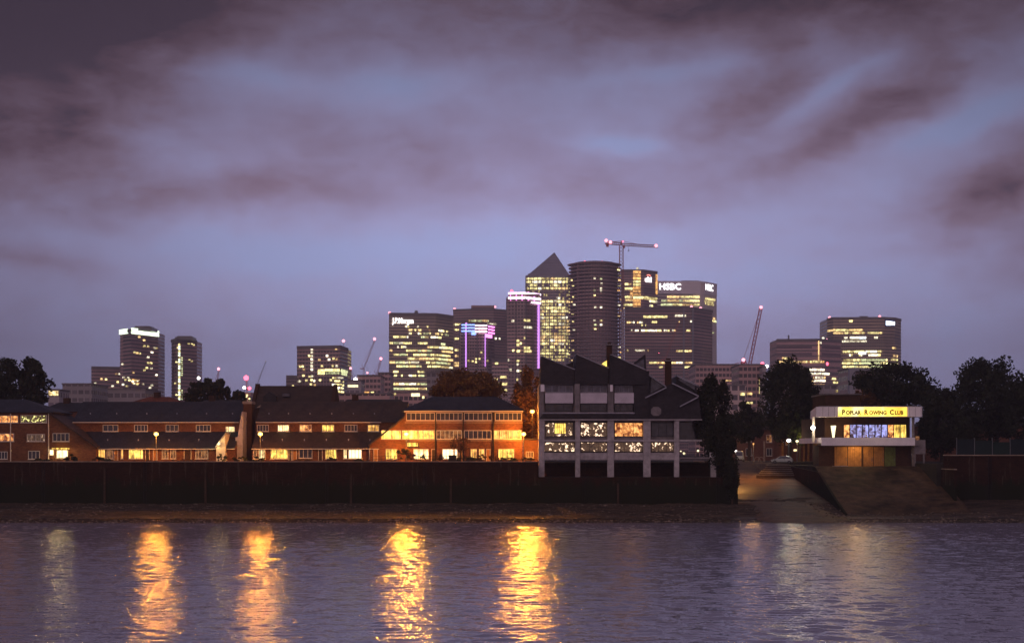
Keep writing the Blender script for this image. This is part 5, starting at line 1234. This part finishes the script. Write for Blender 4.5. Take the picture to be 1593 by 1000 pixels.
# right group
YT = 1900
T = Tower('low pinkish office block with a rounded right corner below the right tower', [(1208,YT),(1276,YT-4),(1308,YT+16)], 528, 'fac_pink', 1, 6.5, 'concdark', 50, name='office_block')
for y_, sg, dn, mm in ((557,[(1217,1229)],.8,'fb fa'),(562.5,[(1212,1282)],.85,'fe fb fa'),(575,[(1253,1282)],.8,'fa fc'),(581,[(1260,1290)],1,'fc'),(587,[(1265,1284)],.8,'fb fc'),(592,[(1262,1284)],.8,'fc fb'),(599,[(1264,1284)],.7,'fb fc'),(605,[(1270,1284)],.7,'fb'),(588,[(1294,1300)],.9,'fa'),(594,[(1296,1307)],.9,'fa')): T.row(y_, sg, 2.8, dn, 3.2, mm, 5, .8)
T.quad(1273, 1274.2, 530, 562, 'fb', 'lit_corner', 1).beacon(1276, 533, 'fc', 2.4).beacon(1281, 526, 'fc', 1.6).beacon(1287, 528, 'pinkw', 1.3).beacon(1286, 565.5, 'red', 3.0)
T.beacon(1302, 557, 'pinkw', 1.4); T.plant(1226, 1228, 521, 527, 'metal', 4, 2); T.done()
T = Tower('tall right hand office tower with a blue white rooftop sign and rounded corners', [(1287,2020),(1296,2004),(1376,2000),(1392,2008),(1401.5,2030)], 494.5, 'fac_olive', 1, 4.3, 'concdark', 50)
for y_, sg, dn, mm in ((499.5,[(1321,1326)],.9,'fa'),(513.5,[(1288,1342)],.75,'fa fb'),(518,[(1296,1345),(1350,1372)],.7,'fb fa'),(525.5,[(1313,1348),(1360,1366)],.7,'fa fc'),(531,[(1310,1348)],.8,'fc fa'),(547,[(1311,1372)],.8,'fa fc'),(552.5,[(1312,1370)],.4,'fa fc'),(560,[(1312,1380)],.9,'fa fd'),(565,[(1310,1382)],1,'fa fd'),(570.5,[(1311,1374)],.95,'fd fa'),(559,[(1386,1396)],.8,'fa'),(594,[(1294,1318)],.9,'fa'),(601,[(1308,1318)],1,'fa'),(606,[(1312,1318)],.8,'fa'),(566,[(1385,1397)],.7,'fa fc'),(553,[(1386,1396)],.5,'fb'),(541,[(1388,1394)],.5,'fb')): T.row(y_, sg, 2.7, dn, 3.0, mm, 6, .8)
T.quad(1336, 1347, 548, 551, 'signb').quad(1337, 1347, 524, 527, 'signb')
T.quad(1376.3, 1391.7, 497.2, 508, mat('sign_backing_blue', (.02,.03,.15), .4, .1, 1), 'sign_backing', .9)
A, B = T.P[2], T.P[3]; sgm = MB(); 
for k in range(4):
    a0_, a1_ = hit(1377.6+k*3.4, A, B), hit(1380.6+k*3.4, A, B); sgm.add(*T.slab(a0_, a1_, T.zref(506.2-.2*k), T.zref(499.5+.2*k), 1.5))
T.t.part('rooftop_sign', sgm, 'signb'); T.plant(1338, 1350, 491.5, 494, 'metal', 6, 4)
T.beacon(1291, 493.5, 'pinkw', 1.8).beacon(1369, 492, 'pinkw', 1.8).beacon(1397, 496.5, 'pinkw', 1.5).done()

# ------------------------------------------------------------ luffing cranes and far lights
def luffer(base, tip, Y, label, m='crane', w=2.0, lights=((0,0,'pinkw',1.6),), ground=None):
    (bx, by), (tx, ty) = base, tip; t = Thing('luffing_crane', label, 'crane', (X(bx,Y), Y, GZ), 'cranes over the city')
    mb = MB(); truss(mb, (X(bx,Y),Y,GZ), (X(bx,Y),Y,Z(by,Y)), w*1.1, 24, w*.13); t.part('mast', mb, m)
    mb = MB(); truss(mb, (X(bx,Y),Y-1.5,Z(by,Y)), (X(tx,Y),Y-1.5,Z(ty,Y)), w*.9, 14, w*.13); t.part('jib', mb, m)
    s_ = -1 if tx > bx else 1
    mb = MB(); mb.bar((X(bx,Y),Y,Z(by,Y)), (X(bx,Y)+s_*w*3.2,Y,Z(by,Y)+w*.6), w*.8); mb.bar((X(bx,Y),Y,Z(by,Y)), (X(bx,Y)+s_*w*1.8,Y,Z(by,Y)+w*3.4), w*.3)
    mb.bar((X(bx,Y)+s_*w*1.8,Y,Z(by,Y)+w*3.4), (X(tx,Y),Y-1.5,Z(ty,Y)), w*.12); t.part('counterweight_frame', mb, m)
    for a, b_, mm, r_ in lights:
        mb = MB(); mb.ball((X(tx+a,Y), Y-3, Z(ty+b_,Y)), r_, 8); t.part('warning_light', mb, mm)
luffer((1165,572), (1183,480), 1250, 'tall luffing crane with a steep jib and pink tip light right of the city', 'cranered', 2.3, ((0,-1.5,'pinkw',1.3),))
luffer((1154.5,585), (1155.5,563), 1100, 'short red crane mast with a white pink top light', 'cranered', 2.6, ((0,-3,'pinkw',1.3),))
luffer((566,574), (583,530), 1500, 'thin crane with its jib raised left of the big sign tower', 'crane', 1.1, ((0,-2.5,'pinkw',1.5),))
luffer((586,584), (593,560), 1400, 'small crane nearest to the big sign tower', 'crane', 1.2, ((0,-2,'pinkw',1.4),))
luffer((549,590), (546,573), 1450, 'small crane just right of the square dark tower', 'crane', 1.0, ((0,0,'pinkw',1.3),))
luffer((576,590), (572,582), 1300, 'tiny crane low between the low dark blocks', 'crane', .9, ((0,-2,'pinkw',.9),))
luffer((1034,560), (1056,501), 1150, 'thin crane jib crossing the broad reddish block', 'crane', .9, ((0,0,'fb',.5),))
luffer((338,595), (341,576), 1300, 'faint crane above the trees behind the left terrace', 'crane', .9, ((0,-2,'pinkw',1.3),))
luffer((384,606), (384,590), 1200, 'crane with a bright red light above the brick stair tower', 'crane', .9, ((0,-2,'red',2.0),(5,14,'red',1.4)))
luffer((400,600), (414,562), 1500, 'faint grey crane jib left of the square dark tower', 'coping', .7, ((0,0,'fb',.3),))
luffer((1172,590), (1185,569), 1080, 'low crane with a red light beside the very large tree', 'cranered', 1.0, ((0,-3,'red',1.3),))
def far_lamp(px, py, Y, label, r=1.0, m='whiteb', base=GZ):
    t = Thing('mast_lamp', label, 'lamp', (X(px,Y), Y, base), 'far white lamps'); z = Z(py,Y)
    mb = MB(); mb.cyl((X(px,Y),Y,base),(X(px,Y),Y,z), .25, .18, 6); t.part('pole', mb, 'metal')
    mb = MB(); mb.ball((X(px,Y),Y,z), r, 8); t.part('lamp', mb, m)
far_lamp(309, 588, 900, 'bright white lamp between the slender tower and the broad dark tree', .9)
far_lamp(380, 603, 900, 'white lamp at the left of the brick stair tower top', .9)
far_lamp(553, 590, 1000, 'large white lamp right of the square dark tower', 1.2)
far_lamp(1193, 569.5, 1000, 'white lamp at the top left of the very large tree', 1.0)
t = Thing('apartment_tower', 'thin distant tower with yellow lit windows seen over the brick stair tower', 'tower', (X(384,600), 600, GZ))
mb = MB(); mb.box(X(379,600), X(390,600), 600, 612, GZ, Z(610,600)); t.part('wall', mb, 'fac_brown')
for a, b_ in ((383,617),(384.5,614.5),(377+3,624),(388,625),(388,620),(382,621)):
    mb = MB(); mb.box(X(a-1.2,600), X(a+1.2,600), 599.8, 599.98, Z(b_+1.2,600), Z(b_-1.2,600)); t.part('lit_window', mb, 'fa')

# ------------------------------------------------------------ evening haze
HAZE = 0.00021
hz = MB(); hz.box(-3100, 3100, -520, 4100, -2.2, 300)
mh = bpy.data.materials.new('haze_air'); mh.use_nodes = True; mh.node_tree.nodes.clear(); n = N(mh.node_tree)
pv_ = n.new('ShaderNodeVolumePrincipled'); pv_.inputs['Color'].default_value = (.86,.80,.90,1); pv_.inputs['Density'].default_value = HAZE; pv_.inputs['Anisotropy'].default_value = .2
oo = n.new('ShaderNodeOutputMaterial'); mh.node_tree.links.new(pv_.outputs[0], oo.inputs['Volume'])
if HAZE > 0:
    o = make('haze', hz, mh); o['kind'] = 'stuff'
